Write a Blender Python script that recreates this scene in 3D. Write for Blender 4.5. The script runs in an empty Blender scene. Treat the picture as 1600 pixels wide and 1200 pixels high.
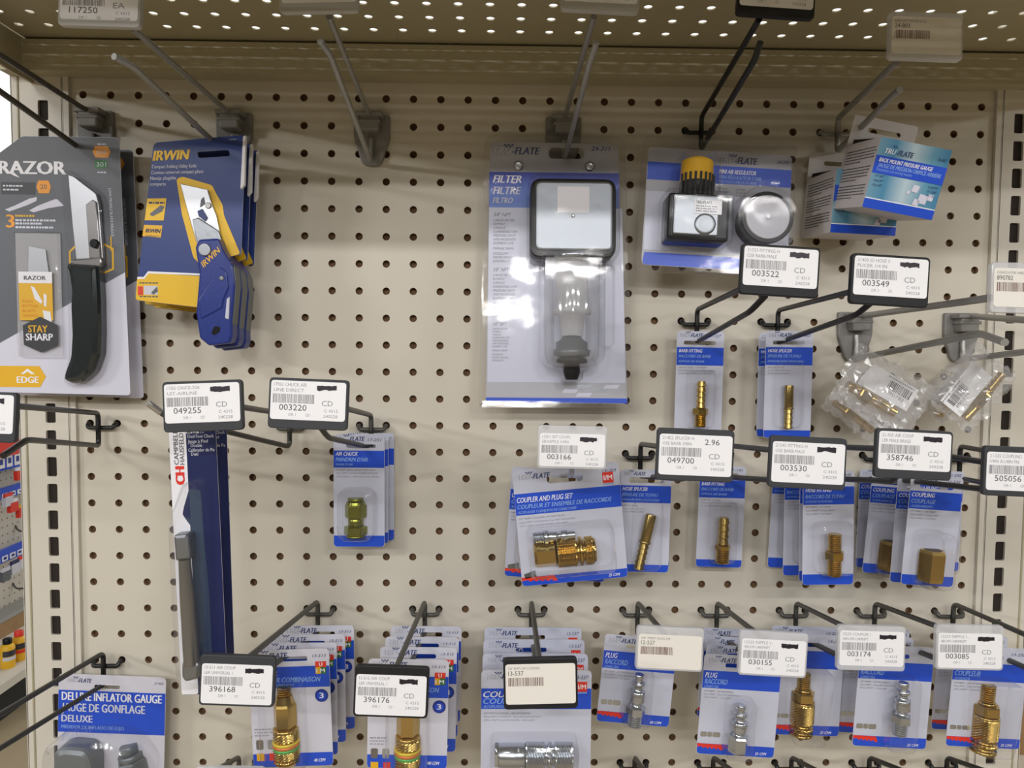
import bpy, bmesh, math, random
from mathutils import Vector, Matrix, Euler
from mathutils.geometry import tessellate_polygon

SC = bpy.context.scene
COL = SC.collection
I = 0.0254                       # peg hole pitch, one inch
# ---------------------------------------------------------------- camera
CAM_P = Vector((0.388331, -0.698952, -0.226777))
CAM_A, CAM_YAW, CAM_ROLL, FPX = 1.516997, -0.0148988, 0.0089872, 1150.0
CAM_R = (Matrix.Rotation(CAM_YAW, 3, 'Z') @ Matrix.Rotation(CAM_A, 3, 'X') @ Matrix.Rotation(CAM_ROLL, 3, 'Z'))
cd = bpy.data.cameras.new('camera'); cam = bpy.data.objects.new('camera', cd); COL.objects.link(cam)
cam.matrix_world = Matrix.Translation(CAM_P) @ CAM_R.to_4x4()
cd.sensor_width = 36.0; cd.lens = 36.0 * FPX / 1600.0; cd.clip_start = 0.02; cd.clip_end = 60
SC.camera = cam
# ---------------------------------------------------------------- world, lamps, exposure
SC.view_settings.view_transform = 'Standard'; SC.view_settings.look = 'None'
SC.view_settings.exposure = 0.0; SC.view_settings.gamma = 1.0
w = bpy.data.worlds.new('store_light'); SC.world = w; w.use_nodes = True
nt = w.node_tree; nt.nodes.clear()
tc = nt.nodes.new('ShaderNodeTexCoord'); sp = nt.nodes.new('ShaderNodeSeparateXYZ')
bg = nt.nodes.new('ShaderNodeBackground'); wo = nt.nodes.new('ShaderNodeOutputWorld')
nt.links.new(tc.outputs['Generated'], sp.inputs[0])
def wramp(axis, stops):
    mp = nt.nodes.new('ShaderNodeMapRange'); mp.inputs[1].default_value = -1; mp.inputs[2].default_value = 1
    r = nt.nodes.new('ShaderNodeValToRGB'); nt.links.new(sp.outputs[axis], mp.inputs[0]); nt.links.new(mp.outputs[0], r.inputs[0])
    el = r.color_ramp.elements; el[0].position, el[0].color = stops[0][0], (*stops[0][1], 1); el[1].position, el[1].color = stops[-1][0], (*stops[-1][1], 1)
    for p_, c_ in stops[1:-1]:
        q_ = el.new(p_); q_.color = (*c_, 1)
    return r
# dark aisle and goods in front, bright open store and ceiling beyond the bay
up_front = wramp(2, [(.42, (.030, .023, .012)), (.52, (.058, .049, .034)), (.70, (.17, .163, .145))])
up_back = wramp(2, [(.42, (.20, .18, .15)), (.50, (.75, .73, .70)), (.60, (1.25, 1.24, 1.20))])
side = wramp(1, [(.45, (0, 0, 0)), (.60, (1, 1, 1))])
mxw = nt.nodes.new('ShaderNodeMix'); mxw.data_type = 'RGBA'
nt.links.new(side.outputs[0], mxw.inputs[0]); nt.links.new(up_front.outputs[0], mxw.inputs[6]); nt.links.new(up_back.outputs[0], mxw.inputs[7])
nt.links.new(mxw.outputs[2], bg.inputs[0]); nt.links.new(bg.outputs[0], wo.inputs[0])
bg.inputs[1].default_value = 1.0

def area(name, loc, size, sizey, power, rot, col=(1, .97, .92)):
    l = bpy.data.lights.new(name, 'AREA'); l.shape = 'RECTANGLE'; l.size = size; l.size_y = sizey
    l.energy = power; l.color = col
    o = bpy.data.objects.new(name, l); o.location = loc; o.rotation_euler = rot; COL.objects.link(o); return o
# ceiling fluorescent rows out over the aisle
LC = (1.0, .985, .975)
def lamp(x, y, tan_el, power, size=.5, sy=.06):
    z = .054 + (-y - .40) * tan_el
    el = math.atan2(z + .35, -y)
    area('fluorescent_lamp', (x, y, z), size, sy, power, (math.pi / 2 - el, 0, 0), LC)
for x_, y_, t_, p_ in ((-1.5, -3.6, .2475, 10), (-.45, -3.6, .2475, 9), (.75, -3.6, .2475, 9), (1.85, -3.6, .2475, 9), (.4, -5.6, .19, 10), (-.75, -2.6, .39, 14), (.40, -2.6, .39, 7.5), (1.45, -2.6, .39, 11.5), (-.1, -1.7, .95, 3.0), (.95, -1.9, 1.12, 3.4)):
    lamp(x_, y_, t_, p_)
# lamps over the aisles past both ends of the bay
area('aisle_lamp', (-2.3, -1.9, .50), .5, .10, 20, (math.radians(80), 0, math.radians(-52)), LC)
area('aisle_lamp', (3.2, -1.9, .55), .5, .10, 10, (math.radians(80), 0, math.radians(52)), LC)

# ---------------------------------------------------------------- pixel helpers (photo measurements -> places in the world)
def ray(px, py):
    return CAM_R @ Vector(((px - 800) / FPX, (600 - py) / FPX, -1.0))
def at(px, py, d):                      # the place d metres in front of the pegboard
    v = ray(px, py); t = (-d - CAM_P.y) / v.y; return CAM_P + v * t
def atX(px, py, X):
    v = ray(px, py); t = (X - CAM_P.x) / v.x; return CAM_P + v * t

# ---------------------------------------------------------------- materials
M = {}
def mat(name, col, rough=.5, metal=0., spec=.5, noise=0., nscale=60., bump=0., coat=0.):
    m = bpy.data.materials.new(name); m.use_nodes = True; n = m.node_tree; b = n.nodes['Principled BSDF']
    b.inputs['Base Color'].default_value = (*col, 1); b.inputs['Roughness'].default_value = rough
    b.inputs['Metallic'].default_value = metal; b.inputs['Specular IOR Level'].default_value = spec
    b.inputs['Coat Weight'].default_value = coat
    if noise or bump:
        t = n.nodes.new('ShaderNodeTexCoord'); x = n.nodes.new('ShaderNodeTexNoise'); x.inputs['Scale'].default_value = nscale
        x.inputs['Detail'].default_value = 4
        n.links.new(t.outputs['Object'], x.inputs['Vector'])
        if noise:
            r = n.nodes.new('ShaderNodeValToRGB')
            r.color_ramp.elements[0].position = .3; r.color_ramp.elements[1].position = .7
            r.color_ramp.elements[0].color = (*[c * (1 - noise) for c in col], 1)
            r.color_ramp.elements[1].color = (*[min(1, c * (1 + noise)) for c in col], 1)
            n.links.new(x.outputs['Fac'], r.inputs[0]); n.links.new(r.outputs[0], b.inputs['Base Color'])
        if bump:
            u = n.nodes.new('ShaderNodeBump'); u.inputs['Strength'].default_value = bump; u.inputs['Distance'].default_value = .001
            n.links.new(x.outputs['Fac'], u.inputs['Height']); n.links.new(u.outputs[0], b.inputs['Normal'])
    M[name] = m; return m
def clearmat(name, tint, fac, rough, white=0.0, bump=0., bscale=90.):
    m = bpy.data.materials.new(name); m.use_nodes = True; n = m.node_tree; n.nodes.clear()
    o = n.nodes.new('ShaderNodeOutputMaterial'); tr = n.nodes.new('ShaderNodeBsdfTransparent'); gl = n.nodes.new('ShaderNodeBsdfGlossy')
    tr.inputs[0].default_value = (*tint, 1); gl.inputs['Roughness'].default_value = rough
    lw = n.nodes.new('ShaderNodeLayerWeight'); lw.inputs[0].default_value = .5
    pw = n.nodes.new('ShaderNodeMath'); pw.operation = 'POWER'; pw.inputs[1].default_value = 3.5; n.links.new(lw.outputs['Facing'], pw.inputs[0])
    fr = n.nodes.new('ShaderNodeMath'); fr.operation = 'MULTIPLY_ADD'; fr.inputs[1].default_value = .6; fr.inputs[2].default_value = fac; n.links.new(pw.outputs[0], fr.inputs[0])
    mx = n.nodes.new('ShaderNodeMixShader')
    n.links.new(fr.outputs[0], mx.inputs[0]); n.links.new(tr.outputs[0], mx.inputs[1]); n.links.new(gl.outputs[0], mx.inputs[2])
    out = mx
    if white:
        df = n.nodes.new('ShaderNodeBsdfDiffuse'); df.inputs[0].default_value = (.80, .80, .82, 1)
        m2 = n.nodes.new('ShaderNodeMixShader'); m2.inputs[0].default_value = white
        n.links.new(mx.outputs[0], m2.inputs[1]); n.links.new(df.outputs[0], m2.inputs[2]); out = m2
    if bump:
        t = n.nodes.new('ShaderNodeTexCoord'); x = n.nodes.new('ShaderNodeTexNoise'); x.inputs['Scale'].default_value = bscale
        n.links.new(t.outputs['Object'], x.inputs['Vector'])
        u = n.nodes.new('ShaderNodeBump'); u.inputs['Strength'].default_value = bump; u.inputs['Distance'].default_value = .004
        n.links.new(x.outputs['Fac'], u.inputs['Height'])
        n.links.new(u.outputs[0], gl.inputs['Normal'])
    n.links.new(out.outputs[0], o.inputs[0]); M[name] = m; return m
def grad(name, stops, rough=.4, metal=0., axis=2, lo=0., hi=.1):
    """print with a colour gradient across the card (object space)"""
    m = mat(name, stops[0][1], rough, metal); n = m.node_tree; b = n.nodes['Principled BSDF']
    t = n.nodes.new('ShaderNodeTexCoord'); s = n.nodes.new('ShaderNodeSeparateXYZ'); g = n.nodes.new('ShaderNodeMapRange')
    g.inputs[1].default_value = lo; g.inputs[2].default_value = hi; r = n.nodes.new('ShaderNodeValToRGB')
    n.links.new(t.outputs['Object'], s.inputs[0]); n.links.new(s.outputs[axis], g.inputs[0]); n.links.new(g.outputs[0], r.inputs[0])
    n.links.new(r.outputs[0], b.inputs['Base Color'])
    el = r.color_ramp.elements
    el[0].position, el[0].color = stops[0][0], (*stops[0][1], 1); el[1].position, el[1].color = stops[-1][0], (*stops[-1][1], 1)
    for p, c in stops[1:-1]:
        q = el.new(p); q.color = (*c, 1)
    return m
mat('board', (.59, .55, .465), .55, noise=.02, nscale=14, bump=.03)
mat('board_core', (.15, .085, .042), .9, noise=.25, nscale=300)
mat('void', (.02, .014, .010), .9)  # near-black that paints in the shade inside holes, slots and gaps
mat('cream_metal', (.62, .585, .51), .42, noise=.02, nscale=9)
mat('shelf_metal', (.41, .37, .25), .40)
mat('wire_black', (.012, .012, .013), .38)
mat('wire_dark', (.085, .082, .072), .42, .25)
mat('wire_grey', (.34, .34, .325), .38, .45)
mat('wire_silver', (.55, .55, .55), .3, .9)
mat('mount_grey', (.21, .205, .195), .5)
mat('holder_black', (.014, .014, .016), .5, spec=.3)
mat('holder_grey', (.045, .048, .055), .5, spec=.3)
mat('holder_white', (.46, .46, .45), .4)
clearmat('holder_clear', (.93, .94, .95), .06, .10, white=.48)
mat('paper', (.86, .86, .885), .6)
mat('paper_warm', (.80, .77, .71), .6)
mat('ink', (.10, .10, .11), .6)
mat('ink_mid', (.28, .28, .30), .6)
mat('ink_light', (.34, .34, .38), .6)
mat('ink_brown', (.20, .11, .10), .6)
mat('marker', (.015, .010, .018), .45)
mat('blue', (.014, .075, .58), .36)
mat('blue_deep', (.012, .035, .28), .4)
mat('blue_text', (.25, .42, .80), .5)
mat('navy', (.007, .014, .085), .4)
mat('navy_irwin', (.016, .040, .19), .38)
mat('navy_ink', (.03, .05, .16), .5)
mat('silver_card', (.555, .575, .69), .38, .05)
mat('silver_foil', (.42, .42, .46), .5, .2)
mat('white_print', (.82, .82, .87), .45)
mat('grey_print', (.60, .60, .68), .45)
mat('grey_text', (.62, .64, .74), .5)
mat('logo_light', (.66, .66, .72), .5)
mat('lavender', (.64, .64, .75), .42)
mat('charcoal', (.105, .115, .135), .42)
mat('charcoal_dark', (.035, .037, .043), .42)
mat('yellow', (.76, .43, .015), .42)
mat('yellow_irwin', (.78, .48, .015), .42)
mat('orange', (.80, .32, .02), .45)
mat('green', (.03, .17, .04), .45)
mat('green_band', (.10, .42, .10), .4, .3)
mat('yellow_band', (.80, .62, .05), .4, .3)
mat('red_band', (.70, .20, .05), .4, .3)
mat('red', (.72, .035, .02), .45)
mat('teal_print', (.030, .055, .105), .4)
mat('brass', (.56, .385, .115), .22, 1.)
mat('brass_dark', (.34, .245, .075), .26, .95)
mat('brass_green', (.26, .27, .045), .24, .9)
mat('steel', (.50, .53, .57), .22, .9)
mat('bore_shade', (.05, .035, .015), .6)  # dark tone painting the shade inside a fitting's open end
mat('steel_dark', (.26, .255, .25), .28, .8)
mat('chrome', (.30, .32, .345), .42, 1., bump=.8, nscale=30)
mat('blade', (.50, .51, .54), .32, .8)
mat('black_plastic', (.005, .005, .006), .35, spec=.25)
mat('knife_black', (.018, .024, .025), .22, coat=.6, bump=.15, nscale=40)
mat('knife_blue', (.016, .035, .22), .3, noise=.15, nscale=500)
mat('knife_grey', (.15, .16, .155), .5)
mat('gauge_grey', (.17, .19, .205), .35, .3)
mat('box_white', (.72, .70, .715), .55)
mat('box_side', (.60, .56, .57), .6)
mat('box_brown', (.30, .18, .08), .7, noise=.1, nscale=20)
mat('floor_tile', (.34, .27, .17), .4, noise=.05, nscale=4)
mat('black_kick', (.01, .01, .01), .6)
clearmat('blister', (.985, .985, .99), .035, .07, white=.012, bump=.12, bscale=60)
clearmat('shell', (.985, .985, .99), .026, .07, white=.008, bump=.10, bscale=30)
clearmat('bag', (.98, .98, .98), .07, .14, white=.20, bump=.5, bscale=45)
clearmat('pouch', (.97, .97, .98), .05, .10, white=.42, bump=.2, bscale=60)
clearmat('bowl', (.97, .975, .98), .06, .08, white=.10)
grad('filter_band', [(0, (.16, .27, .70)), (.55, (.10, .19, .62)), (1, (.020, .045, .42))], lo=.178, hi=.208)
grad('gauge_teal', [(0, (.20, .38, .50)), (.25, (.08, .28, .46)), (.5, (.52, .66, .74)), (.75, (.14, .36, .50)), (1, (.05, .22, .42))], .35, .2, axis=0, lo=-.03, hi=.03)

# ---------------------------------------------------------------- mesh builder
_txt = {}
def text_data(s, bold, ital):
    key = (s, bold, ital)
    if key not in _txt:
        cu = bpy.data.curves.new('t', 'FONT'); cu.body = s; cu.resolution_u = 2; cu.fill_mode = 'FRONT'
        cu.shear = .28 if ital else 0
        ob = bpy.data.objects.new('t', cu)
        me = ob.to_mesh()
        vs = [(v.co.x, v.co.y) for v in me.vertices]; fs = [tuple(p.vertices) for p in me.polygons]
        ob.to_mesh_clear(); bpy.data.objects.remove(ob); bpy.data.curves.remove(cu)
        _txt[key] = (vs, fs)
    return _txt[key]
CAPH = None

def rpoly(pts, r, n=4):
    """polygon with rounded corners; r scalar or list"""
    out = []; N = len(pts)
    for i, p in enumerate(pts):
        rr = r[i] if isinstance(r, (list, tuple)) else r
        p = Vector(p); a = Vector(pts[i - 1]); b = Vector(pts[(i + 1) % N])
        if rr <= 0: out.append((p.x, p.y)); continue
        da = (a - p); db = (b - p); la, lb = da.length, db.length
        t = min(rr, la * .49, lb * .49); q0 = p + da / la * t; q1 = p + db / lb * t
        for j in range(n + 1):
            u = j / n; c = q0 * (1 - u) ** 2 + p * 2 * u * (1 - u) + q1 * u * u; out.append((c.x, c.y))
    return out
def rrect(x0, y0, x1, y1, r=0, n=4):
    return rpoly([(x0, y0), (x1, y0), (x1, y1), (x0, y1)], r, n)
def circle(cx, cy, r, n=24):
    return [(cx + r * math.cos(2 * math.pi * k / n), cy + r * math.sin(2 * math.pi * k / n)) for k in range(n)]
def inset(pts, t):
    """shift every outline point inward by t"""
    N = len(pts); area2 = sum(pts[i][0] * pts[(i + 1) % N][1] - pts[(i + 1) % N][0] * pts[i][1] for i in range(N)); sg = 1 if area2 > 0 else -1
    out = []
    for i in range(N):
        a = Vector(pts[i - 1]); p = Vector(pts[i]); b = Vector(pts[(i + 1) % N])
        d1 = (p - a); d2 = (b - p)
        if d1.length < 1e-9: d1 = d2
        if d2.length < 1e-9: d2 = d1
        d1 = d1.normalized(); d2 = d2.normalized()
        nn = Vector((-d1.y - d2.y, d1.x + d2.x)); L = nn.length
        if L < 1e-6: out.append((p.x, p.y)); continue
        nn = nn / L; c = max(.5, nn.dot(Vector((-d1.y, d1.x))))
        q = p + nn * sg * t / c; out.append((q.x, q.y))
    return out
def fillet(pts, r, n=5):
    out = [Vector(pts[0])]
    for i in range(1, len(pts) - 1):
        p = Vector(pts[i]); da = Vector(pts[i - 1]) - p; db = Vector(pts[i + 1]) - p
        t = min(r, da.length * .45, db.length * .45); q0 = p + da.normalized() * t; q1 = p + db.normalized() * t
        for j in range(n + 1):
            u = j / n; out.append(q0 * (1 - u) ** 2 + p * 2 * u * (1 - u) + q1 * u * u)
    out.append(Vector(pts[-1])); return out

class MB:
    def __init__(self): self.v = []; self.f = []; self.m = []; self.s = []; self.mats = []
    def mi(self, m):
        if m not in self.mats: self.mats.append(m)
        return self.mats.index(m)
    def add(self, vs, fs, m, smooth=False):
        b = len(self.v); self.v += [tuple(v) for v in vs]; k = self.mi(m)
        for f in fs: self.f.append(tuple(b + i for i in f)); self.m.append(k); self.s.append(smooth)
    def flat(self, loops, y, m, back=False):
        """loops in (x,z); face looks to -Y (or +Y when back)"""
        al = [p for l in loops for p in l]
        tris = tessellate_polygon([[Vector((p[0], p[1], 0)) for p in l] for l in loops])
        fs = []
        for t in tris:
            a, b, c = [al[i] for i in t]
            ccw = (b[0] - a[0]) * (c[1] - a[1]) - (b[1] - a[1]) * (c[0] - a[0]) > 0
            fs.append(tuple(t) if ccw != back else tuple(reversed(t)))
        self.add([(p[0], y, p[1]) for p in al], fs, m)
    def prism(self, loops, y0, y1, m, side=None, back=None, smooth=False):
        self.flat(loops, y0, m); self.flat(loops, y1, back or side or m, True)
        for l in loops: self.skirt(l, l, y0, y1, side or m, smooth)
    def skirt(self, l0, l1, y0, y1, m, smooth=False):
        n = len(l0)
        self.add([(p[0], y0, p[1]) for p in l0] + [(p[0], y1, p[1]) for p in l1], [(i, (i + 1) % n, n + (i + 1) % n, n + i) for i in range(n)], m, smooth)
    def slab(self, out, h, m, bev, y=0., smooth=True, back=True, face=None):
        """raised body: outline at y, straight wall, then a rounded shoulder in to the top at y-h"""
        if back: self.flat([out], y, m, True)
        a = inset(out, bev * .3); b = inset(out, bev)
        hb = min(bev, h * .6)
        self.skirt(out, out, y - (h - hb), y, m, smooth); self.skirt(a, out, y - (h - hb * .35), y - (h - hb), m, smooth); self.skirt(b, a, y - h, y - (h - hb * .35), m, smooth)
        self.flat([b], y - h, face or m)
    def box(self, c, s, m):
        x, y, z = c; a, b, h = [q / 2 for q in s]
        vs = [(x + i * a, y + j * b, z + k * h) for k in (-1, 1) for j in (-1, 1) for i in (-1, 1)]
        self.add(vs, [(0, 2, 3, 1), (4, 5, 7, 6), (0, 1, 5, 4), (2, 6, 7, 3), (0, 4, 6, 2), (1, 3, 7, 5)], m)
    def tube(self, pts, r, m, seg=8, cap=True):
        pts = [Vector(p) for p in pts]; n = len(pts); rings = []; up = None
        for i in range(n):
            t = (pts[min(i + 1, n - 1)] - pts[max(i - 1, 0)]).normalized()
            if up is None: up = t.orthogonal().normalized()
            up = (up - t * up.dot(t)).normalized(); s = t.cross(up)
            rr = r[i] if isinstance(r, (list, tuple)) else r
            rings.append([pts[i] + (up * math.cos(2 * math.pi * k / seg) + s * math.sin(2 * math.pi * k / seg)) * rr for k in range(seg)])
        vs = [v for q in rings for v in q]; fs = []
        for i in range(n - 1):
            for k in range(seg):
                a = i * seg + k; b = i * seg + (k + 1) % seg; fs.append((a, b, b + seg, a + seg))
        self.add(vs, fs, m, True)
        if cap: self.add(rings[0], [tuple(reversed(range(seg)))], m); self.add(rings[-1], [tuple(range(seg))], m)
    def lathe(self, prof, m, origin, axis, seg=20, smooth=True, phase=0., refx=None):
        """prof: (distance along axis, radius)"""
        ax = Vector(axis).normalized(); up = Vector(refx) if refx else Vector((0, -1, 0))
        up = (up - ax * up.dot(ax)).normalized(); s = ax.cross(up); o = Vector(origin); vs = []; fs = []
        for t, r in prof:
            for k in range(seg):
                q = phase + 2 * math.pi * k / seg; vs.append(o + ax * t + (up * math.cos(q) + s * math.sin(q)) * r)
        for i in range(len(prof) - 1):
            for k in range(seg):
                a = i * seg + k; b = i * seg + (k + 1) % seg; fs.append((a, b, b + seg, a + seg))
        self.add(vs, fs, m, smooth)
        self.add(vs[:seg], [tuple(reversed(range(seg)))], m); self.add(vs[-seg:], [tuple(range(seg))], m)
    def text(self, s, x, z, width, cap, y, m, bold=0., ital=False, ang=0.):
        """baseline starts at (x,z); scaled to the given width and cap height"""
        global CAPH
        if CAPH is None: CAPH = max(v[1] for v in text_data('H', 0., False)[0])
        vs, fs = text_data(s, bold, ital)
        if not vs: return
        x0 = min(v[0] for v in vs); x1 = max(v[0] for v in vs); sx = width / max(1e-6, x1 - x0); sy = cap / CAPH
        c, n = math.cos(ang), math.sin(ang); out = []; f0 = []; N = len(vs)
        sh = (-bold * .9, -bold * .45, 0, bold * .45, bold * .9) if bold > .03 else ((-bold, 0, bold) if bold else (0,))
        for q, h in enumerate(sh):                       # heavy lettering: strokes widened sideways
            for a, b in vs:
                a = (a - x0 + h) * sx; b = b * sy; out.append((x + a * c - b * n, y - q * 9e-6, z + a * n + b * c))
            f0 += [tuple(i + q * N for i in f) for f in fs]
        fs = f0; f2 = []
        for f in fs:
            a, b, d = [out[i] for i in f[:3]]
            f2.append(f if (b[0] - a[0]) * (d[2] - a[2]) - (b[2] - a[2]) * (d[0] - a[0]) > 0 else tuple(reversed(f)))
        self.add(out, f2, m)
    def build(self, name, parent=None):
        me = bpy.data.meshes.new(name); me.from_pydata(self.v, [], self.f)
        for m in self.mats: me.materials.append(M[m])
        me.polygons.foreach_set('material_index', self.m); me.polygons.foreach_set('use_smooth', self.s); me.update()
        o = bpy.data.objects.new(name, me); COL.objects.link(o)
        if parent: o.parent = parent
        return o
def tag(o, label=None, cat=None, group=None, kind=None):
    if label: o['label'] = label
    if cat: o['category'] = cat
    if group: o['group'] = group
    if kind: o['kind'] = kind
    return o
def empty(name, loc, rot=(0, 0, 0)):
    o = bpy.data.objects.new(name, None); o.empty_display_size = .01; COL.objects.link(o); o.location = loc; o.rotation_euler = rot; return o

class Pack:
    """A thing drawn in photo-pixel units (u right, v down from its top-left corner) and placed at its real distance and size."""
    def __init__(s, name, label, cat, ox, oy, d, roll=0., group=None, base=(0, 0), pitch=0., yaw=0.):
        s.s = ((at(ox + 20, oy, d) - at(ox - 20, oy, d)).length) / 40; s.base = base
        s.rot = (math.radians(pitch), -math.radians(roll), math.radians(yaw))
        s.root = empty(name, (0, 0, 0), s.rot); tag(s.root, label, cat, group)
        s.put(s.root, 0, 0, ox, oy, d); s.parts = {}; s.par = {}; s.lab = {}
    def D(s, u, v): return ((u - s.base[0]) * s.s, (s.base[1] - v) * s.s)
    def DD(s, pts): return [s.D(*p) for p in pts]
    def put(s, root, u, v, px, py, d):
        x, z = s.D(u, v); root.location = at(px, py, d) - Euler(root.rotation_euler).to_matrix() @ Vector((x, 0, z))
    def mb(s, part, parent=None):
        if part not in s.parts: s.parts[part] = MB(); s.par[part] = parent
        return s.parts[part]
    def card(s, out, m='silver_card', holes=(), part='backing_card', back='grey_print', edge='white_print'):
        s.mb(part).prism([s.DD(out)] + [s.DD(h) for h in holes], -.0003, .0003, m, edge, back)
    def poly(s, pts, m, layer=1, part='backing_card', y=None):
        s.mb(part).flat([s.DD(pts)], (-.00035 - .00009 * layer) if y is None else y, m)
    def rect(s, u0, v0, u1, v1, m, layer=1, part='backing_card', r=0, y=None): s.poly(rrect(u0, v0, u1, v1, r), m, layer, part, y)
    def text(s, t, u, v, w, cap, m, layer=3, part='backing_card', bold=.0, ital=False, ang=0., y=None):
        x, z = s.D(u, v)
        s.mb(part).text(t, x, z, w * s.s, cap * s.s, (-.00035 - .00009 * layer) if y is None else y, m, bold, ital, math.radians(ang))
    def words(s, u0, u1, v, h, m='ink_mid', layer=2, part='backing_card', seed=1, y=None):
        """a line of print too small to read: word-sized dashes"""
        rn = random.Random(seed * 77 + int(v * 10)); u = u0
        while u < u1:
            w = rn.uniform(2, 6); s.rect(u, v - h, min(u + w, u1), v, m, layer, part, y=y); u += w + rn.uniform(.8, 1.6)
    def logo(s, u, v, w, cap, dark='navy_ink', light='logo_light'):
        s.text('TRU', u, v, w * .40, cap, dark, 2, bold=.02, ital=True)
        s.text('TRU', u + .3, v - .3, w * .40, cap * .98, light, 3, bold=.0, ital=True)
        s.text('-FLATE', u + w * .41, v, w * .59, cap, dark, 3, bold=.03, ital=True)
        q = cap * .22
        for i, (a, b) in enumerate(((0, 0), (1, 1), (2, 0), (3, 1), (4, 0))):
            s.rect(u + w * .24 + a * q * 1.2, v - cap * 1.45 + b * q, u + w * .24 + (a + 1) * q * 1.2, v - cap * 1.45 + (b + 1) * q, dark, 3)
    def slab(s, pts, h, m, bev, part, y=0., smooth=True, back=True, face=None, parent=None):
        s.mb(part, parent).slab(s.DD(pts), h * s.s, m, bev * s.s, -.0005 - y * s.s, smooth, back, face)
    def blister(s, pts, h, bev, part='blister', m='blister'):
        s.slab(pts, h, m, bev, part, back=False)
    def disc(s, u, v, r, h, m, part, y=0., seg=28, parent=None, prof=None):
        x, z = s.D(u, v); k = s.s
        s.mb(part, parent).lathe([(a * k, b * k) for a, b in (prof or [(0, r), (h - 1, r), (h, r - 1)])], m, (x, -.0005 - y * k, z), (0, -1, 0), seg, True, 0, (1, 0, 0))
    def fitting(s, part, u, v, segs, m='brass', ang=0., y=None, parent=None, seg=18):
        """turned fitting drawn downward from (u,v); segs = (kind, length, radius[, radius2 or material])"""
        k = s.s; rm = max(q[2] for q in segs); yy = -.0008 - (rm + .6 if y is None else y) * k
        a = math.radians(ang); ax = Vector((math.sin(a), 0, -math.cos(a))); x, z = s.D(u, v); o = Vector((x, yy, z)); b = s.mb(part, parent)
        for q in segs:
            kind, L, r = q[:3]; mm = q[3] if len(q) > 3 and isinstance(q[3], str) else m; P = []
            if kind == 'c': P = [(0, r * .93), (L * .06, r), (L * .94, r), (L, r * .93)]
            elif kind == 'x': P = [(0, r), (L, q[3])]
            elif kind == 'h': P = [(0, r * .9), (L * .1, r), (L * .9, r), (L, r * .9)]
            elif kind == 't':
                n = max(3, int(L / 3.1))
                for i in range(n): P += [(L * i / n, r * .84), (L * (i + .35) / n, r), (L * (i + .6) / n, r)]
                P.append((L, r * .84))
            elif kind == 'b':
                n = max(2, int(round(L / (r * 1.15))))
                for i in range(n): P += [(L * i / n, r * .80), (L * (i + .85) / n, r), (L * (i + .999) / n, r * .80)]
            elif kind == 'k':
                n = max(3, int(L / 2.0)); sg = 36; up = Vector((0, -1, 0)); sd = ax.cross(up); vs = []; fs = []
                for i in range(n + 1):
                    for c in range(sg):
                        th = 2 * math.pi * c / sg; rr = r * (.985 if (i + c) % 2 else .91) if 0 < i < n else r * .93
                        vs.append(o + ax * (L * i / n) * k + (up * math.cos(th) + sd * math.sin(th)) * rr * k)
                for i in range(n):
                    for c in range(sg): fs.append((i * sg + c, i * sg + (c + 1) % sg, (i + 1) * sg + (c + 1) % sg, (i + 1) * sg + c))
                b.add(vs, fs, mm, False); o = o + ax * L * k; continue
            elif kind == 'g':   # groove
                P = [(0, r), (L * .1, r * .8), (L * .9, r * .8), (L, r)]
            sg = 6 if kind == 'h' else seg
            b.lathe([(t * k, w * k) for t, w in P], mm, o, ax, sg, kind in 'ckxg' and sg > 6, math.pi / 6 if kind == 'h' else 0)
            o = o + ax * L * k
        return o
    def sub(s, parent, *kids):
        for k_ in kids: s.par[k_] = parent
    def done(s):
        made = {}
        for p, b in sorted(s.parts.items(), key=lambda q: s.par[q[0]] is not None):
            par = made.get(s.par[p], s.root); made[p] = b.build(p.split('#')[0], par)
            if p in s.lab: made[p]['label'] = s.lab[p]
        s.made = made; return s
    def copy(s, label, u, v, px, py, d, roll=None, group=None, pitch=None):
        r = s.root.copy(); COL.objects.link(r); rot = list(s.rot)
        if roll is not None: rot[1] = -math.radians(roll)
        if pitch is not None: rot[0] = math.radians(pitch)
        r.rotation_euler = rot; s.put(r, u, v, px, py, d); r['label'] = label
        if group: r['group'] = group
        for ch in list(s.root.children):
            c = ch.copy(); COL.objects.link(c); c.parent = r
            for g in list(ch.children):
                q = g.copy(); COL.objects.link(q); q.parent = c
        return r
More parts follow.
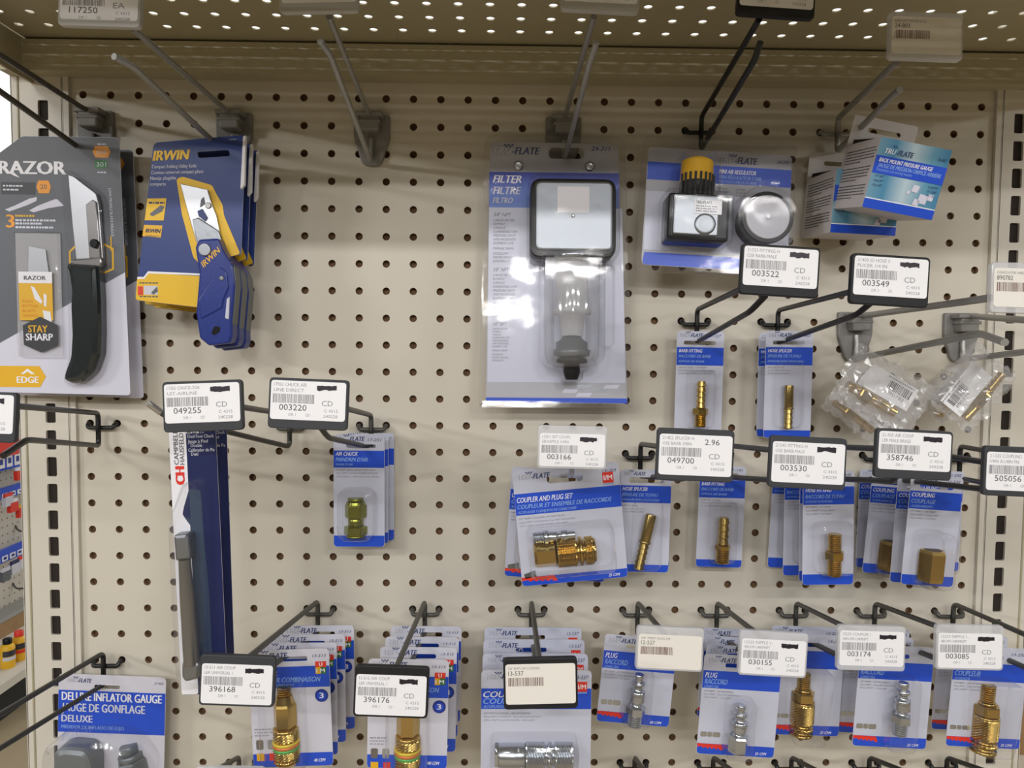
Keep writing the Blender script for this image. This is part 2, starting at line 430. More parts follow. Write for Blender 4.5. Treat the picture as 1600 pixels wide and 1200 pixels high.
# ================================================================ the shelving bay
def perf(mb, cols, rows, cx, cz, r, m_face, m_wall, depth, plane, y0, seg=16):
    """perforated sheet: one square cell per hole, hole walls running back by depth.
    plane 'xz': face to -Y at y0; plane 'xy': face to -Z at y0 (shelf underside)"""
    h = I / 2
    sq = []
    for k in range(seg):
        a = 2 * math.pi * (k + .5) / seg - math.pi; c, s = math.cos(a), math.sin(a); q = max(abs(c), abs(s)); sq.append((c / q * h, s / q * h))
    # square points snapped so that corners are present
    sq = []
    per = seg // 4
    cor = [(-h, -h), (h, -h), (h, h), (-h, h)]
    for i in range(4):
        a, b = cor[i], cor[(i + 1) % 4]
        for j in range(per): sq.append((a[0] + (b[0] - a[0]) * j / per, a[1] + (b[1] - a[1]) * j / per))
    ci = [(r * math.cos(2 * math.pi * k / seg - math.pi * .75), r * math.sin(2 * math.pi * k / seg - math.pi * .75)) for k in range(seg)]
    V = []; F = []; W = []
    for i in cols:
        for j in rows:
            x, z = cx + i * I, cz - j * I; b = len(V)
            if plane == 'xz':
                V += [(x + p[0], y0, z + p[1]) for p in sq] + [(x + p[0], y0, z + p[1]) for p in ci] + [(x + p[0], y0 + depth, z + p[1]) for p in ci]
            else:
                V += [(x + p[0], z - p[1], y0) for p in sq] + [(x + p[0], z - p[1], y0) for p in ci] + [(x + p[0], z - p[1], y0 + depth) for p in ci]
            for k in range(seg):
                n = (k + 1) % seg
                F.append((b + k, b + n, b + seg + n, b + seg + k)); W.append((b + seg + k, b + seg + n, b + 2 * seg + n, b + 2 * seg + k))
    base = len(mb.v); mb.v += V
    for fs, m, sm in ((F, m_face, False), (W, m_wall, True)):
        k = mb.mi(m)
        for f in fs: mb.f.append(tuple(base + q for q in f)); mb.m.append(k); mb.s.append(sm)

ZB = -29.5 * I                                                   # bottom of the pegboard
b = MB()
perf(b, range(0, 34), range(0, 30), 0, 0, .0035, 'board', 'board_core', .0055, 'xz', 0.)
X0, X1 = -.5 * I, 33.5 * I
b.flat([rrect(X0, .5 * I, X1, .054, 0)], 0., 'board')            # plain strip above the first row
b.flat([rrect(X0, ZB, X1, .5 * I)], .0055, 'board_core', True)
o = b.build('pegboard_panel'); tag(o, 'cream perforated pegboard panel carrying all the hooks between the two slotted uprights', 'pegboard')
b = MB(); b.box(((X0 + X1) / 2, .0165, (ZB + .042) / 2), (X1 - X0 + .04, .003, 0.042 - ZB), 'void')  # sheet added behind the peg holes, their shade put into its colour
tag(b.build('hole_shade_panel'), 'near black sheet standing in for the shade behind the round pegboard holes', 'panel', kind='structure')

def upright(xo, xi, xs, label, sgn):
    """slotted steel post: outer edge xo, seam xi, slot column centre xs (inches from the first hole column)"""
    r = empty('slotted_upright', (xs * I, 0, ZB)); tag(r, label, 'upright'); b = MB()
    a, c = min(xo, xi) * I - xs * I, max(xo, xi) * I - xs * I; top = .12 - ZB; n = 34
    holes = []
    for k in range(0, 30):
        zc = -(k + .62) * I - ZB
        if .02 < zc < top - .02: holes.append(rrect(-.0047, zc - .0092, .0047, zc + .0092, .0016, 2))
    # face plate between the slots, built as strips so that the slots are true openings
    zs = sorted(holes, key=lambda q: q[0][1]); z = 0.
    b.flat([rrect(a, 0, -.0062, top)], -.004, 'cream_metal'); b.flat([rrect(.0062, 0, c, top)], -.004, 'cream_metal')
    lo = 0.
    cells = [min(p[1] for p in q) for q in zs]
    for q in zs:
        z0 = min(p[1] for p in q); z1 = max(p[1] for p in q); zm = (z0 + z1) / 2
        if zm - .0127 > lo + 1e-6: b.flat([rrect(-.0062, lo, .0062, zm - .0127)], -.004, 'cream_metal')
        b.flat([rrect(-.0062, zm - .0127, .0062, zm + .0127), q], -.004, 'cream_metal'); b.skirt(q, q, -.004, -.0015, 'cream_metal'); lo = zm + .0127
    b.flat([rrect(-.0062, lo, .0062, top)], -.004, 'cream_metal')
    for x, w in ((a, .0012), (c, .0012)):
        b.box((x, .006, top / 2), (w, .020, top), 'cream_metal')
    g = (xo * .78 + xs * .22 - xs) * I                                      # pressed groove near the outer edge
    b.tube([(g, -.0040, 0), (g, -.0040, top)], .0011, 'shelf_metal', 6)
    b.build('post', r)
    b = MB(); b.box((0, .0, top / 2), (.022, .002, top), 'void'); b.build('slot_shade', r)  # black strip added to paint the shade inside the slots
    b = MB(); t0 = (xi - xs) * I; t1 = t0 + sgn * .28 * I
    b.box(((t0 + t1) / 2, -.0022, top / 2), (abs(t1 - t0) - .0022, .0036, top), 'cream_metal'); b.build('edge_trim', r)
upright(-2.50, -.68, -1.36, 'cream slotted steel upright at the left edge of the pegboard', 1)
upright(2.42 + 33, .72 + 33, 1.33 + 33, 'cream slotted steel upright at the right edge of the pegboard', -1)

# overhead shelf: perforated deck, rear flange, brackets
ZS = .0443
root = empty('metal_shelf', (16.5 * I, 0, ZS)); tag(root, 'olive cream perforated metal shelf overhead across the whole bay', 'shelf')
b = MB(); perf(b, range(-2, 36), range(0, 14), .84 * I - root.location.x, -.0435, .0037, 'shelf_metal', 'shelf_metal', .0012, 'xy', 0.)
xa, xb = (-1.66) * I - root.location.x, 36.34 * I - root.location.x
yb = -.0435 + .5 * I; yf = -.0435 - 13.5 * I
b.add([(xa, yb, 0), (xb, yb, 0), (xb, -.0005, 0), (xa, -.0005, 0)], [(0, 1, 2, 3)], 'shelf_metal')
b.box(((xa + xb) / 2, yf - .004, -.010), (xb - xa, .008, .024), 'shelf_metal')
b.build('deck', root)
b = MB(); b.box((0, -.0105, -.0160), (xb - xa, .019, .0272), 'shelf_metal'); b.build('rear_flange', root)
b = MB(); b.box((0, -.0075, -.0012), (xb - xa, .0130, .0022), 'void'); b.build('shadow_strip', root)  # solid black strip painting the shaded line between deck and flange
def bracket(x, label):
    r = empty('shelf_bracket', (x, 0, ZS)); tag(r, label, 'bracket', 'brackets under the overhead shelf'); b = MB()
    pts = [(-.0005, .004), (-.0005, -.036), (-.03, -.036), (-.39, -.012), (-.39, .004)]
    for s_ in (-1, 1): b.add([(s_ * .0012, p[0], p[1]) for p in pts], [tuple(range(5)) if s_ < 0 else tuple(reversed(range(5)))], 'shelf_metal')
    b.add([(-.0012, p[0], p[1]) for p in pts] + [(.0012, p[0], p[1]) for p in pts], [(i, (i + 1) % 5, 5 + (i + 1) % 5, 5 + i) for i in range(5)], 'shelf_metal')
    b.build('plate', r)
bracket(-1.73 * I, 'olive metal bracket holding the left end of the overhead shelf')
bracket(36.42 * I, 'olive metal bracket holding the right end of the overhead shelf')

# floor
FLOOR = atX(20, 1058, -.93).z - .125
b = MB(); b.add([(-4, -6, FLOOR), (5, -6, FLOOR), (5, 5, FLOOR), (-4, 5, FLOOR)], [(0, 1, 2, 3)], 'floor_tile'); tag(b.build('floor'), kind='structure')
b = MB(); b.box(((X0 + X1) / 2, .02, (ZB + FLOOR) / 2), (X1 - X0 + .12, .03, ZB - FLOOR), 'cream_metal'); tag(b.build('trim_lower'), 'plain cream lower panel under the pegboard', 'panel', kind='structure')

# ---------------------------------------------------------------- the next aisle, seen past the left upright
XW = -1.2
p = [atX(-20, 700, XW), atX(60, 700, XW)]; ya, yb2 = 1.2, 2.6
zfloor = FLOOR
b = MB()
r_ = .0026
zt = atX(20, 560, XW).z
zdk = atX(10, 1056, -1.02).z
b.add([(XW, ya, zdk), (XW, yb2, zdk), (XW, yb2, zt + .12), (XW, ya, zt + .12)], [(3, 2, 1, 0)], 'board')
for k in range(int((yb2 - ya) / I)):
    for j in range(40):
        y, z = ya + (k + .5) * I, zt + .02 - j * I
        if z > zdk + .03 and 1.5 < y < 1.95: b.add([(XW + .0006, y + r_ * math.cos(q), z + r_ * math.sin(q)) for q in [i * math.pi / 3 for i in range(6)]], [tuple(range(6))], 'board_core')
tag(b.build('pegboard_panel'), 'distant cream pegboard across the next aisle at the far left', 'pegboard')
def rail(px, py, h, label, seed, red=False):
    c = atX(px, py, XW + .05); r = empty('price_rail', c); tag(r, label, 'price rail', 'blue price rails across the aisle'); b = MB()
    b.box((0, 0, 0), (.012, 1.1, h), 'blue'); b.build('strip', r); b = MB(); rn = random.Random(seed)
    for k in range(24):
        y = -.5 + k * .036
        b.box((.0068, y, -.2 * h), (.0012, .026, h * .42), 'paper')
        b.box((.0075, y + rn.uniform(-.003, .003), -.18 * h), (.0008, .014, h * .2), 'blue_deep')
    b.build('price_cards', r)
rail(10, 712, .085, 'tall blue price rail with white cards, topmost in the next aisle', 1)
rail(15, 768, .034, 'thin blue price rail in the middle of the next aisle', 2)
rail(15, 864, .040, 'blue price rail lowest on the board in the next aisle', 3)
c = atX(2, 702, XW + .075); b = MB(); b.box((0, 0, 0), (.004, .16, .05), 'red'); o = b.build('shelf_sign'); o.location = c
tag(o, 'small red sign on the topmost blue rail at the far left', 'sign')
spots = [(30, 742, 'red', 'white'), (20, 792, 'red', 'white'), (33, 800, 'red', 'yellow'), (12, 783, 'grey_print', 'red'), (22, 888, 'grey_print', 'navy'), (34, 880, 'grey_print', 'red'), (8, 900, 'charcoal', 'grey_print')]
lbl = ['red and white carded item under the topmost blue rail, far left', 'red card under the middle blue rail, far left', 'red and yellow card hanging beside the upright, far left', 'grey and red card at the frame edge under the middle rail',
       'grey and navy card under the lowest blue rail', 'grey and red card under the lowest blue rail beside the upright', 'dark card under the lowest rail at the frame edge']
for (px, py, m1, m2), L in zip(spots, lbl):
    c = atX(px, py, XW + .08); r = empty('carded_item', c); tag(r, L, 'carded item', 'carded goods across the aisle'); b = MB()
    m2 = 'white_print' if m2 == 'white' else m2
    b.box((0, 0, 0), (.012, .036, .03), m1); b.build('package', r); b = MB(); b.box((.002, 0, .019), (.006, .036, .012), m2); b.build('header_card', r)
for px, py, L in ((24, 830, 'thin dark display hook under the middle rail of the next aisle'), (20, 920, 'thin dark display hook under the lowest rail of the next aisle')):
    c = atX(px, py, XW); b = MB(); b.tube(fillet([(0, 0, .02), (.01, 0, 0), (.16, 0, .01), (.17, 0, .02)], .01), .003, 'wire_dark'); o = b.build('display_hook'); o.location = c
    tag(o, L, 'hook', 'hooks across the aisle')
# deck, kick plate, carton, chalk bottles
yd = 1.75; xe = -.93
ze = atX(20, 1058, xe).z
b = MB(); b.box(((XW + xe) / 2, 1.9, ze - .012), (xe - XW, 1.5, .024), 'cream_metal'); o = b.build('shelf_deck'); tag(o, 'cream base shelf deck across the next aisle, far left', 'shelf')
b = MB(); b.box((XW + .13, 1.9, (ze - .024 + zfloor) / 2), (.2, 1.5, ze - .024 - zfloor), 'black_kick'); o = b.build('kick_plate'); tag(o, 'black kick plate below the base deck in the next aisle', 'kick plate')
c0 = atX(20, 965, XW + .065)
r = empty('cardboard_carton', (XW + .036, c0.y, ze)); tag(r, 'brown cardboard carton on the base deck behind the yellow bottles', 'carton'); hgt = c0.z - ze
b = MB(); b.box((0, .05, hgt / 2), (.060, .60, hgt), 'box_brown'); b.build('carton_body', r)
b = MB(); b.box((.0, .05, hgt + .007), (.055, .5, .013), 'wire_grey'); b.build('packing_wrap', r)
def bottle(px, py, capm, label, hpx):
    xw = -.985; c = atX(px, py, xw); r = empty('chalk_bottle', (c.x, c.y, ze)); tag(r, label, 'bottle', 'yellow chalk bottles on the base deck')
    D = abs(c.y - CAM_P.y); k = D / FPX; b = MB(); H = hpx * k; W = 10.5 * k
    b.lathe([(0, W * .94), (.004, W), (H * .70, W), (H * .80, W * .72), (H * .82, W * .55)], 'yellow', (0, 0, 0), (0, 0, 1), 16, True); b.build('bottle_body', r)
    b = MB(); b.lathe([(H * .82, W * .62), (H * .98, W * .62), (H, W * .55)], capm, (0, 0, 0), (0, 0, 1), 14, True); b.build('cap', r)
    b = MB()
    for t0, t1, m in ((.42, .62, 'charcoal_dark'), (.28, .40, 'grey_print' if capm != 'red' else 'red')):
        n = 9; vs = []; 
        for a in range(n):
            q = math.radians(-95 + a * 130 / (n - 1)); vs += [(W * 1.012 * math.cos(q), W * 1.012 * math.sin(q), H * t0), (W * 1.012 * math.cos(q), W * 1.012 * math.sin(q), H * t1)]
        b.add(vs, [(2 * a, 2 * a + 2, 2 * a + 3, 2 * a + 1) for a in range(n - 1)], m, True)
    b.build('bottle_label', r)
bottle(13, 1058, 'black_plastic', 'yellow chalk bottle with a dark cap on the base deck, far left', 46)
bottle(31, 1044, 'red', 'yellow chalk bottle with a red cap beside the left upright', 46)
# brown carton past the right upright
c = at(1612, 760, -.25); b = MB(); b.box((.16, .12, 0), (.30, .20, .75), 'box_brown'); o = b.build('cardboard_carton'); o.location = c
tag(o, 'tall brown carton standing behind the right upright', 'carton')
# ================================================================ hooks
WR = .0023
def hook(c0, row, m, label, tagpt=None, elbow=None, tip=None, mount=False, d0=None, arms=True, tagtip=None, group='peg hooks', wr=WR, half=.5, tipm=None):
    """double wire hook: tagpt / elbow / tip = (px, py[, d]) of the tag-arm end, the product-arm bend and its tip"""
    X = (c0 + half) * I; z0 = -row * I; r = empty('peg_hook', (X, 0, z0)); tag(r, label, 'hook', group)
    def P(q):
        if len(q) > 2: v = at(*q)
        else: v = atX(q[0], q[1], X)
        return v - r.location
    ys = -.0095 if not mount else -.012
    zt, zb = (.0105, -.020) if not mount else (.007, -.034)
    if mount:
        b = MB(); o = rpoly([(-.0165, .010), (.0165, .010), (.0165, -.012), (.0085, -.037), (-.0085, -.037), (-.0165, -.012)], [.002, .002, .004, .006, .006, .004])
        b.slab(o, .0045, 'mount_grey', .0012, -.0003); b.build('mount_plate', r)
        b = MB(); b.slab(rrect(-.0085, -.008, .0085, .0095, .002), .0135, 'mount_grey', .0015, -.004)
        b.slab(rrect(-.012, .0045, .012, .0085, .001), .0155, 'mount_grey', .001, -.004); b.slab(rrect(-.010, -.001, .010, .002, .001), .0145, 'mount_grey', .001, -.004)
        b.build('mount_clip', r)
        stem0 = [(0, -.017, zt), (0, -.017, zt)]
    else:
        b = MB(); h = I / 2
        b.tube(fillet([(-h, .010, -.0002), (-h, -.004, -.0004), (-h + .0015, -.0060, -.0035), (h - .0015, -.0060, -.0035), (h, -.004, -.0004), (h, .010, -.0002)], .003), wr * .92, m); b.build('back_bar', r)
    if tagpt:
        e_ = P(tagpt); b = MB()
        if mount: pts = [(0, -.014, zt), (0, -.024, zt - .001), tuple(e_)]
        else: pts = [(0, ys, zb + .004), (0, ys, zt), tuple(e_)]
        if tagtip: pts.append(tuple(P(tagtip)))
        b.tube(fillet(pts, .006), wr, m); b.build('tag_arm', r)
    if elbow:
        b = MB(); pts = [(0, ys, zt - .003 if not mount else -.010), (0, ys, zb), tuple(P(elbow))]
        if mount: pts[0] = (0, -.006, -.012); pts[1] = (0, -.0085, zb)
        if tip: pts.append(tuple(P(tip)))
        b.tube(fillet(pts, .006), wr, m); b.build('product_arm', r)
        if tipm:
            t_ = Vector(pts[-1]); q_ = Vector(pts[-2]); b = MB(); b.tube([q_.lerp(t_, .35), t_ + (t_ - q_) * .03], wr * 1.12, tipm); b.build('arm_tip', r)
    return r
G, D_, B_, S_ = 'wire_grey', 'wire_dark', 'wire_black', 'wire_silver'
hook(0, 1, D_, 'dark grey scan hook holding the two folding knife cards at the upper left', (-120, 8), (-60, 100), (-90, 80), mount=True)
hook(5, 1, G, 'grey scan hook with curved tip holding the three blue utility knife cards', (207, 44), (208, 104, .195), (178, 88, .21), mount=True)
hook(10, 1, G, 'empty grey scan hook on a shield shaped grey mount, nothing hanging', (514, 26), (515, 84, .185), (500, 64, .20), mount=True)
hook(17, 1, G, 'grey scan hook holding the large silver filter package', (928, 26, .19), (922, 96, .185), (932, 66, .20), mount=True)
hook(22, 1, B_, 'black wire hook holding the mini regulator package', (1186, 30, .185), (1180, 92, .18), (1188, 66, .19))
hook(27, 1, G, 'grey wire hook holding the two white pressure gauge boxes', (1402, 96, .155), (1396, 148, .14), (1406, 140, .15), wr=.0026)
hook(22, 8, B_, 'black wire hook holding the single barb fitting card under tag 003522', (1200, 432, .20), (1172, 487, .155), (1196, 462, .17))
hook(25, 8, B_, 'black wire hook holding the pair of hose splicer cards under tag 003549', (1368, 446, .20), (1338, 492, .16), (1360, 474, .175))
hook(28, 8, G, 'grey scan hook with raised tip holding the bag with the slanting white label', (1552, 465, .205), (1532, 521, .175), (1570, 535, .215), mount=True, wr=.0027)
hook(32, 8, G, 'grey scan hook at the right upright holding the second bag of brass', (1640, 503, .19), (1640, 545, .18), mount=True, wr=.0027)
hook(0, 12, B_, 'empty black wire hook at the left edge of the board, middle height', (20, 634, .19), (42, 687, .18), (5, 712, .21))
hook(7, 12, D_, 'dark wire hook with silver tip carrying tag 049255 and the foot chuck cards', (340, 630, .195), (262, 652, .150), (232, 630, .158), tipm='wire_silver')
hook(10, 12, D_, 'dark wire hook carrying tag 003220 and the three air chuck cards', (510, 630, .195), (513, 684, .12), (498, 664, .135))
hook(17, 13, S_, 'silver wire hook carrying the coupler and plug set cards', (894, 705, .132), (893, 742, .12), (893, 728, .13))
hook(20, 13, B_, 'black wire hook carrying tag 049700 and the lower hose splicer cards', (1076, 704, .195), (1068, 748, .17), (1078, 738, .18))
hook(23, 13, B_, 'black wire hook carrying tag 003530 and the lower barb fitting card', (1250, 708, .20), (1236, 752, .18), (1246, 742, .19))
hook(26, 13, B_, 'black wire hook carrying tag 358746 and the four hose fitting cards', (1412, 703, .195), (1394, 752, .18), (1404, 740, .19))
hook(29, 13, B_, 'black wire hook carrying tag 505056 and the four coupling cards', (1575, 728, .20), (1552, 766, .19), (1562, 754, .20))
hook(32, 13, B_, 'black wire hook rightmost in the row of coupling cards beside the upright', (1680, 730, .20), (1660, 778, .19))
hook(8, 19, D_, 'dark wire hook carrying tag 396168 and the first four universal couplers', (385, 1030, .175), (398, 1060, .16), (390, 1046, .17))
hook(12, 19, D_, 'dark wire hook carrying tag 396176 and the second four universal couplers', (618, 1046, .175), (622, 1080, .165), (618, 1066, .175))
hook(16, 19, D_, 'dark wire hook carrying tag 13-537 and the steel coupler cards', (843, 1035, .175), (843, 1075, .165), (843, 1060, .175))
hook(20, 19, D_, 'dark wire hook carrying the clear tag 12-527 and one plug card', (1040, 992, .13), (1036, 1030, .12), (1038, 1020, .128))
hook(23, 19, D_, 'dark wire hook carrying the clear tag 030155 and four plug cards', (1196, 1000, .14), (1190, 1038, .13), (1192, 1026, .138))
hook(26, 19, D_, 'dark wire hook carrying the clear tag 003174 and the brass coupler cards', (1346, 992, .14), (1338, 1038, .135), (1342, 1026, .143))
hook(29, 19, D_, 'dark wire hook carrying the clear tag 003085 and the plug cards', (1500, 992, .14), (1492, 1040, .135), (1496, 1028, .143))
hook(32, 19, D_, 'dark wire hook at the lower right carrying the last brass coupler cards', (1640, 1008, .13), (1640, 1060, .13))
hook(0, 21, B_, 'long black wire hook at the lower left holding the inflator gauge card', (-70, 1158), (-60, 1206))
for c, m, L, t in ((5, D_, 'dark hook at the bottom edge of the photo, under the foot chuck', (300, 1225, .14)), (20, B_, 'black hook at the bottom edge, below the 12-527 plug', (1030, 1240, .14)), (23, B_, 'black hook at the bottom edge, below tag 030155', (1195, 1240, .14)),
                (26, B_, 'black hook at the bottom edge, below the brass coupler', (1345, 1240, .14)), (29, B_, 'black hook at the bottom edge, below tag 003085', (1500, 1240, .14)), (32, B_, 'black hook at the bottom edge beside the right upright', (1640, 1240, .14))):
    hook(c, 25, m, L, t, (t[0], t[1] + 45, .13))

# ================================================================ price tags on the hook arms
def ptag(cx, cy, d, roll, kind, num, l1='', l2='', label='', strip='bottom', right='CD', style=1, price=None, marker=True, c2='240228', size=122., h=78):
    """tag local units: 122 wide; kind = holder material"""
    t = empty('price_tag', (0, 0, 0), (math.radians(-3), -math.radians(roll), 0)); tag(t, label, 'price tag', 'price tags on the hook arms')
    k = .0525 / 122. * size / 122.; H = h
    t.location = at(cx, cy, d)
    def X(u, v): return ((u - 61) * k, (H / 2 - v) * k)
    def R(u0, v0, u1, v1, r=0): a = X(u0, v0); b_ = X(u1, v1); return rrect(a[0], b_[1], b_[0], a[1], r * k)
    b = MB(); b.slab(R(0, 0, 122, H, 7), .004, kind, .0007, -.002); b.build('tag_holder', t)
    top = {'bottom': 4, 'top': 14, 'both': 9}[strip]; lh = H - 18
    y = -.00625
    b = MB(); b.prism([R(3.5, top, 118.5, top + lh, 5)], y, -.006, 'paper' if style == 1 else 'paper_warm')
    yt = y - .0001
    def T(s, u, v, w, cap, m, bold=0.): a = X(u, v); b.text(s, a[0], a[1], w * k, cap * k, yt, m, bold)
    o = top
    rn = random.Random(num)
    def bars(u0, u1, v0, v1, m):
        u = u0
        while u < u1:
            w_ = rn.choice((.7, .7, 1.1, 1.6)); b.flat([R(u, v0, min(u + w_, u1), v1)], yt, m); u += w_ + rn.choice((.6, .7, 1.0, 1.4))
    if style == 1:
        if l1: T(l1, 8, o + 8.5, 50, 5, 'ink_light')
        if l2: T(l2, 8, o + 17, 46, 5, 'ink_light')
        bars(7, 70, o + 20.5, o + 34.5, 'ink_mid')
        if num: T(num, 17, o + 45.5, 42, 9, 'ink'); T('DR 1', 32, o + 54, 11, 4, 'ink_light'); T('CD', 58, o + 54, 6, 4, 'ink_light')
        T(right, 82, o + 37, 17, 8, 'ink_mid'); T('C 4315', 86, o + 46.5, 21, 4.4, 'ink_light'); T(c2, 85, o + 55, 22, 4.4, 'ink_light')
        if price: T(price, 75, o + 15, 23, 8.5, 'ink')
        elif marker:
            v = [(74 + 30 * q / 8, o + 5 + rn.uniform(0, 1.6)) for q in range(9)] + [(104 - 30 * q / 8, o + 13.5 + rn.uniform(-1.6, 1.2)) for q in range(9)]
            b.flat([[X(*p) for p in v]], yt - .0001, 'marker')
    else:
        T(l1, 8, o + 9, 52, 4, 'ink_mid'); T(num, 8, o + 18.5, 25, 7, 'ink'); bars(8, 66, o + 22, o + 36, 'ink_brown')
    b.build('paper_label', t)
    return t
HB, HG, HC, HW = 'holder_black', 'holder_grey', 'holder_clear', 'holder_white'
ptag(163, 10, .205, -1, HW, '117250', '', '', 'white price tag numbered 117250 at the top left corner', 'both', 'EA', c2='240228', h=73)
ptag(501, -14, .19, 2, HW, '', '', '', 'pale blank tag holder at the top edge on the empty hook', 'bottom', '', marker=False)
ptag(937, -14, .19, -2, HW, '', '', '', 'pale blank tag holder at the top edge above the filter package', 'bottom', '', marker=False)
ptag(1209, -6, .19, -3, HB, '505188', '', '', 'black price tag numbered 505188 at the top edge', 'bottom', '')
ptag(1440, 62, .165, -1, HC, '24-803', 'BACK MOUNT PRESSURE GAUGE', '', 'clear price tag numbered 24-803 above the gauge boxes', 'both', style=2)
ptag(1214, 425, .205, -3, HB, '003522', '21323 FITTING H', 'OSE BARB-MALE', 'black price tag numbered 003522 below the regulator package', 'bottom')
ptag(1384, 440, .205, -3, HB, '003549', '21403 ID HOSE S', 'PLICER 1/4 IN', 'black price tag numbered 003549 below the gauge boxes', 'bottom')
ptag(1600, 452, .205, -1, HC, '890782', 'COHOS HYDR HARD TES', '', 'clear price tag numbered 890782 at the right edge of the photo', 'both', style=2)
ptag(-28, 650, .20, -2, HG, '001204', '', '', 'grey tag holder cut off by the left edge of the photo', 'bottom', 'EA')
ptag(322, 634, .205, 2.5, HG, '049255', '17355 CHUCK-2GA', 'UIT-AIRLINE', 'dark grey price tag numbered 049255 over the foot chuck cards', 'bottom')
ptag(485, 631, .205, -2, HG, '003220', '17053 CHUCK AIR', 'LINE DIRECT', 'dark grey price tag numbered 003220 left of the air chucks', 'bottom')
ptag(893, 698, .14, -1, HC, '003166', '13201 SET COUPL', 'ER/NIPPLE 1/4IN', 'clear price tag numbered 003166 above the coupler set', 'top', h=76)
ptag(1083, 710, .20, -2, HG, '049700', '21402 SPLICER H', 'OSE BARB 3/8IN', 'dark grey price tag numbered 049700 with the price 2.96', 'both', price='2.96', h=82)
ptag(1257, 722, .20, -2.5, HG, '003530', '21345 FITTING H', 'OSE BARB-MALE', 'dark grey price tag numbered 003530 above the hose fittings', 'both', h=82)
ptag(1421, 709, .20, -2.5, HG, '358746', '21-505 AIR COUP', 'LER MALE BRASS', 'dark grey price tag numbered 358746 above the coupling cards', 'bottom')
ptag(1588, 736, .205, -2, HG, '505056', '21-535 COUPLING', '1/4IN X1/4IN FN', 'dark grey price tag numbered 505056 at the right edge', 'both')
ptag(375, 1059, .185, -2, HG, '396168', '13-511 AIR COUP', 'LER UNIVERSAL 1', 'dark grey price tag numbered 396168 on the lower left couplers', 'top', h=83)
ptag(613, 1076, .185, -2, HB, '396176', '13-515 AIR COUP', 'LER UNIVERSAL 1', 'black price tag numbered 396176 on the second universal couplers', 'top', h=84)
ptag(844, 1063, .185, 1.5, HB, '13-537', '3/8" FNPT I/M COUPLER', '', 'black price tag numbered 13-537 on the steel couplers', 'both', style=2, h=84)
ptag(1044, 1010, .135, -2.5, HC, '12-527', '3/8" MNPT PLUG I/M', '', 'clear price tag numbered 12-527 over the first plug card', 'top', style=2, h=79)
ptag(1204, 1018, .145, -3, HC, '030155', '12225 NIPPLE 1-', '4IN I/M-1/4INFNPT', 'clear price tag numbered 030155 over the four plug cards', 'top', h=80)
ptag(1356, 1009, .145, -1.5, HC, '003174', '13235 COUPLER 1', '/4IN I/M-1/4MNPT', 'clear price tag numbered 003174 over the brass coupler cards', 'both', h=80)
ptag(1508, 1008, .145, -1, HC, '003085', '12233 NIPPLE 1-', '4IN I/M-1/4INMNPT', 'clear price tag numbered 003085 at the lower right', 'top', h=80)
ptag(362, 1228, .15, -1, HC, '', '', '', 'clear price tag just rising over the bottom edge, lower left', 'both')
# ================================================================ packages
def smallcard(name, label, ox, oy, d, roll, W, H, band, lines, code='', slot=None, bottom=12, red=False, cfm='', group=None, logo=True, seed=1, logo_w=None, im=None, small=(), card='silver_card', r=6, bandcol='blue', pitch=0, band2=None, lcap=4.4):
    p = Pack(name, label, 'blister pack', ox, oy, d, roll, group, base=(W / 2, H), pitch=pitch)
    hs = []
    if slot:
        u0, v0, u1, v1 = slot; q = (v1 - v0) / 2
        hs.append(rrect(u0, v0, u1, v1, q))
    p.card(rpoly([(0, 0), (W, 0), (W, H), (0, H)], r), card, hs)
    p.rect(.3, band[0], W - .3, band[1], bandcol, 1)
    if bottom: p.poly(rpoly([(.3, H - bottom), (W - .3, H - bottom), (W - .3, H - .3), (.3, H - .3)], [0, 0, r, r]), bandcol, 1)
    if red:
        z = [(.3, H - bottom), (W * .31, H - bottom + .4), (W * .34, H - bottom + 9)]; n = 5
        for i in range(n): z += [(W * (.30 - .055 * i), H - bottom + 9.5 - i * .5), (W * (.28 - .055 * i), H - bottom + 6.2 - i * .4)]
        z += [(.3, H - bottom + 5.5)]
        p.poly(z, 'red', 2)
    if logo:
        lw = logo_w or min(W * .42, 46); p.logo(W * .04 + 2, logo if logo is not True else band[0] * .42, lw, lw * .16)
    if code: p.text(code, W - 3 - len(code) * 3.9, (logo if logo not in (True, False) else band[0] * .36), len(code) * 3.6, lcap, 'navy_ink', 2, ital=True)
    for (t, v, w, cap, m) in lines: p.text(t, 3.5, v, w, cap, m, 3, bold=.018, ital=True)
    for i, (v, w, *t_) in enumerate(small):
        if t_: p.text(t_[0], 4, v, w, 2.6, 'ink_mid' if i == 0 else 'ink_light', 3, bold=.01, ital=True)
        else: p.words(4, 4 + w, v, 2.0, 'ink_mid' if i == 0 else 'ink_light', seed=seed + i)
    if cfm: p.text(cfm, W - 30, H - 3.5, 18, 4.2, 'white_print', 3, bold=.02, ital=True)
    if im:
        u, v, z = im; p.rect(u, v, u + z, v + z, 'red', 2); p.text('I/M', u + z * .12, v + z * .72, z * .76, z * .45, 'white_print', 4, bold=.02); p.rect(u, v + z + .8, u + z, v + z + 2.6, 'blue_text', 2)
    return p
WT, BT, GT = 'white_print', 'blue_text', 'grey_text'
def coldome(p, u0, v0, u1, v1, h, r=None, bev=4): p.blister(rrect(u0, v0, u1, v1, r or min(u1 - u0, v1 - v0) * .35), h, bev)

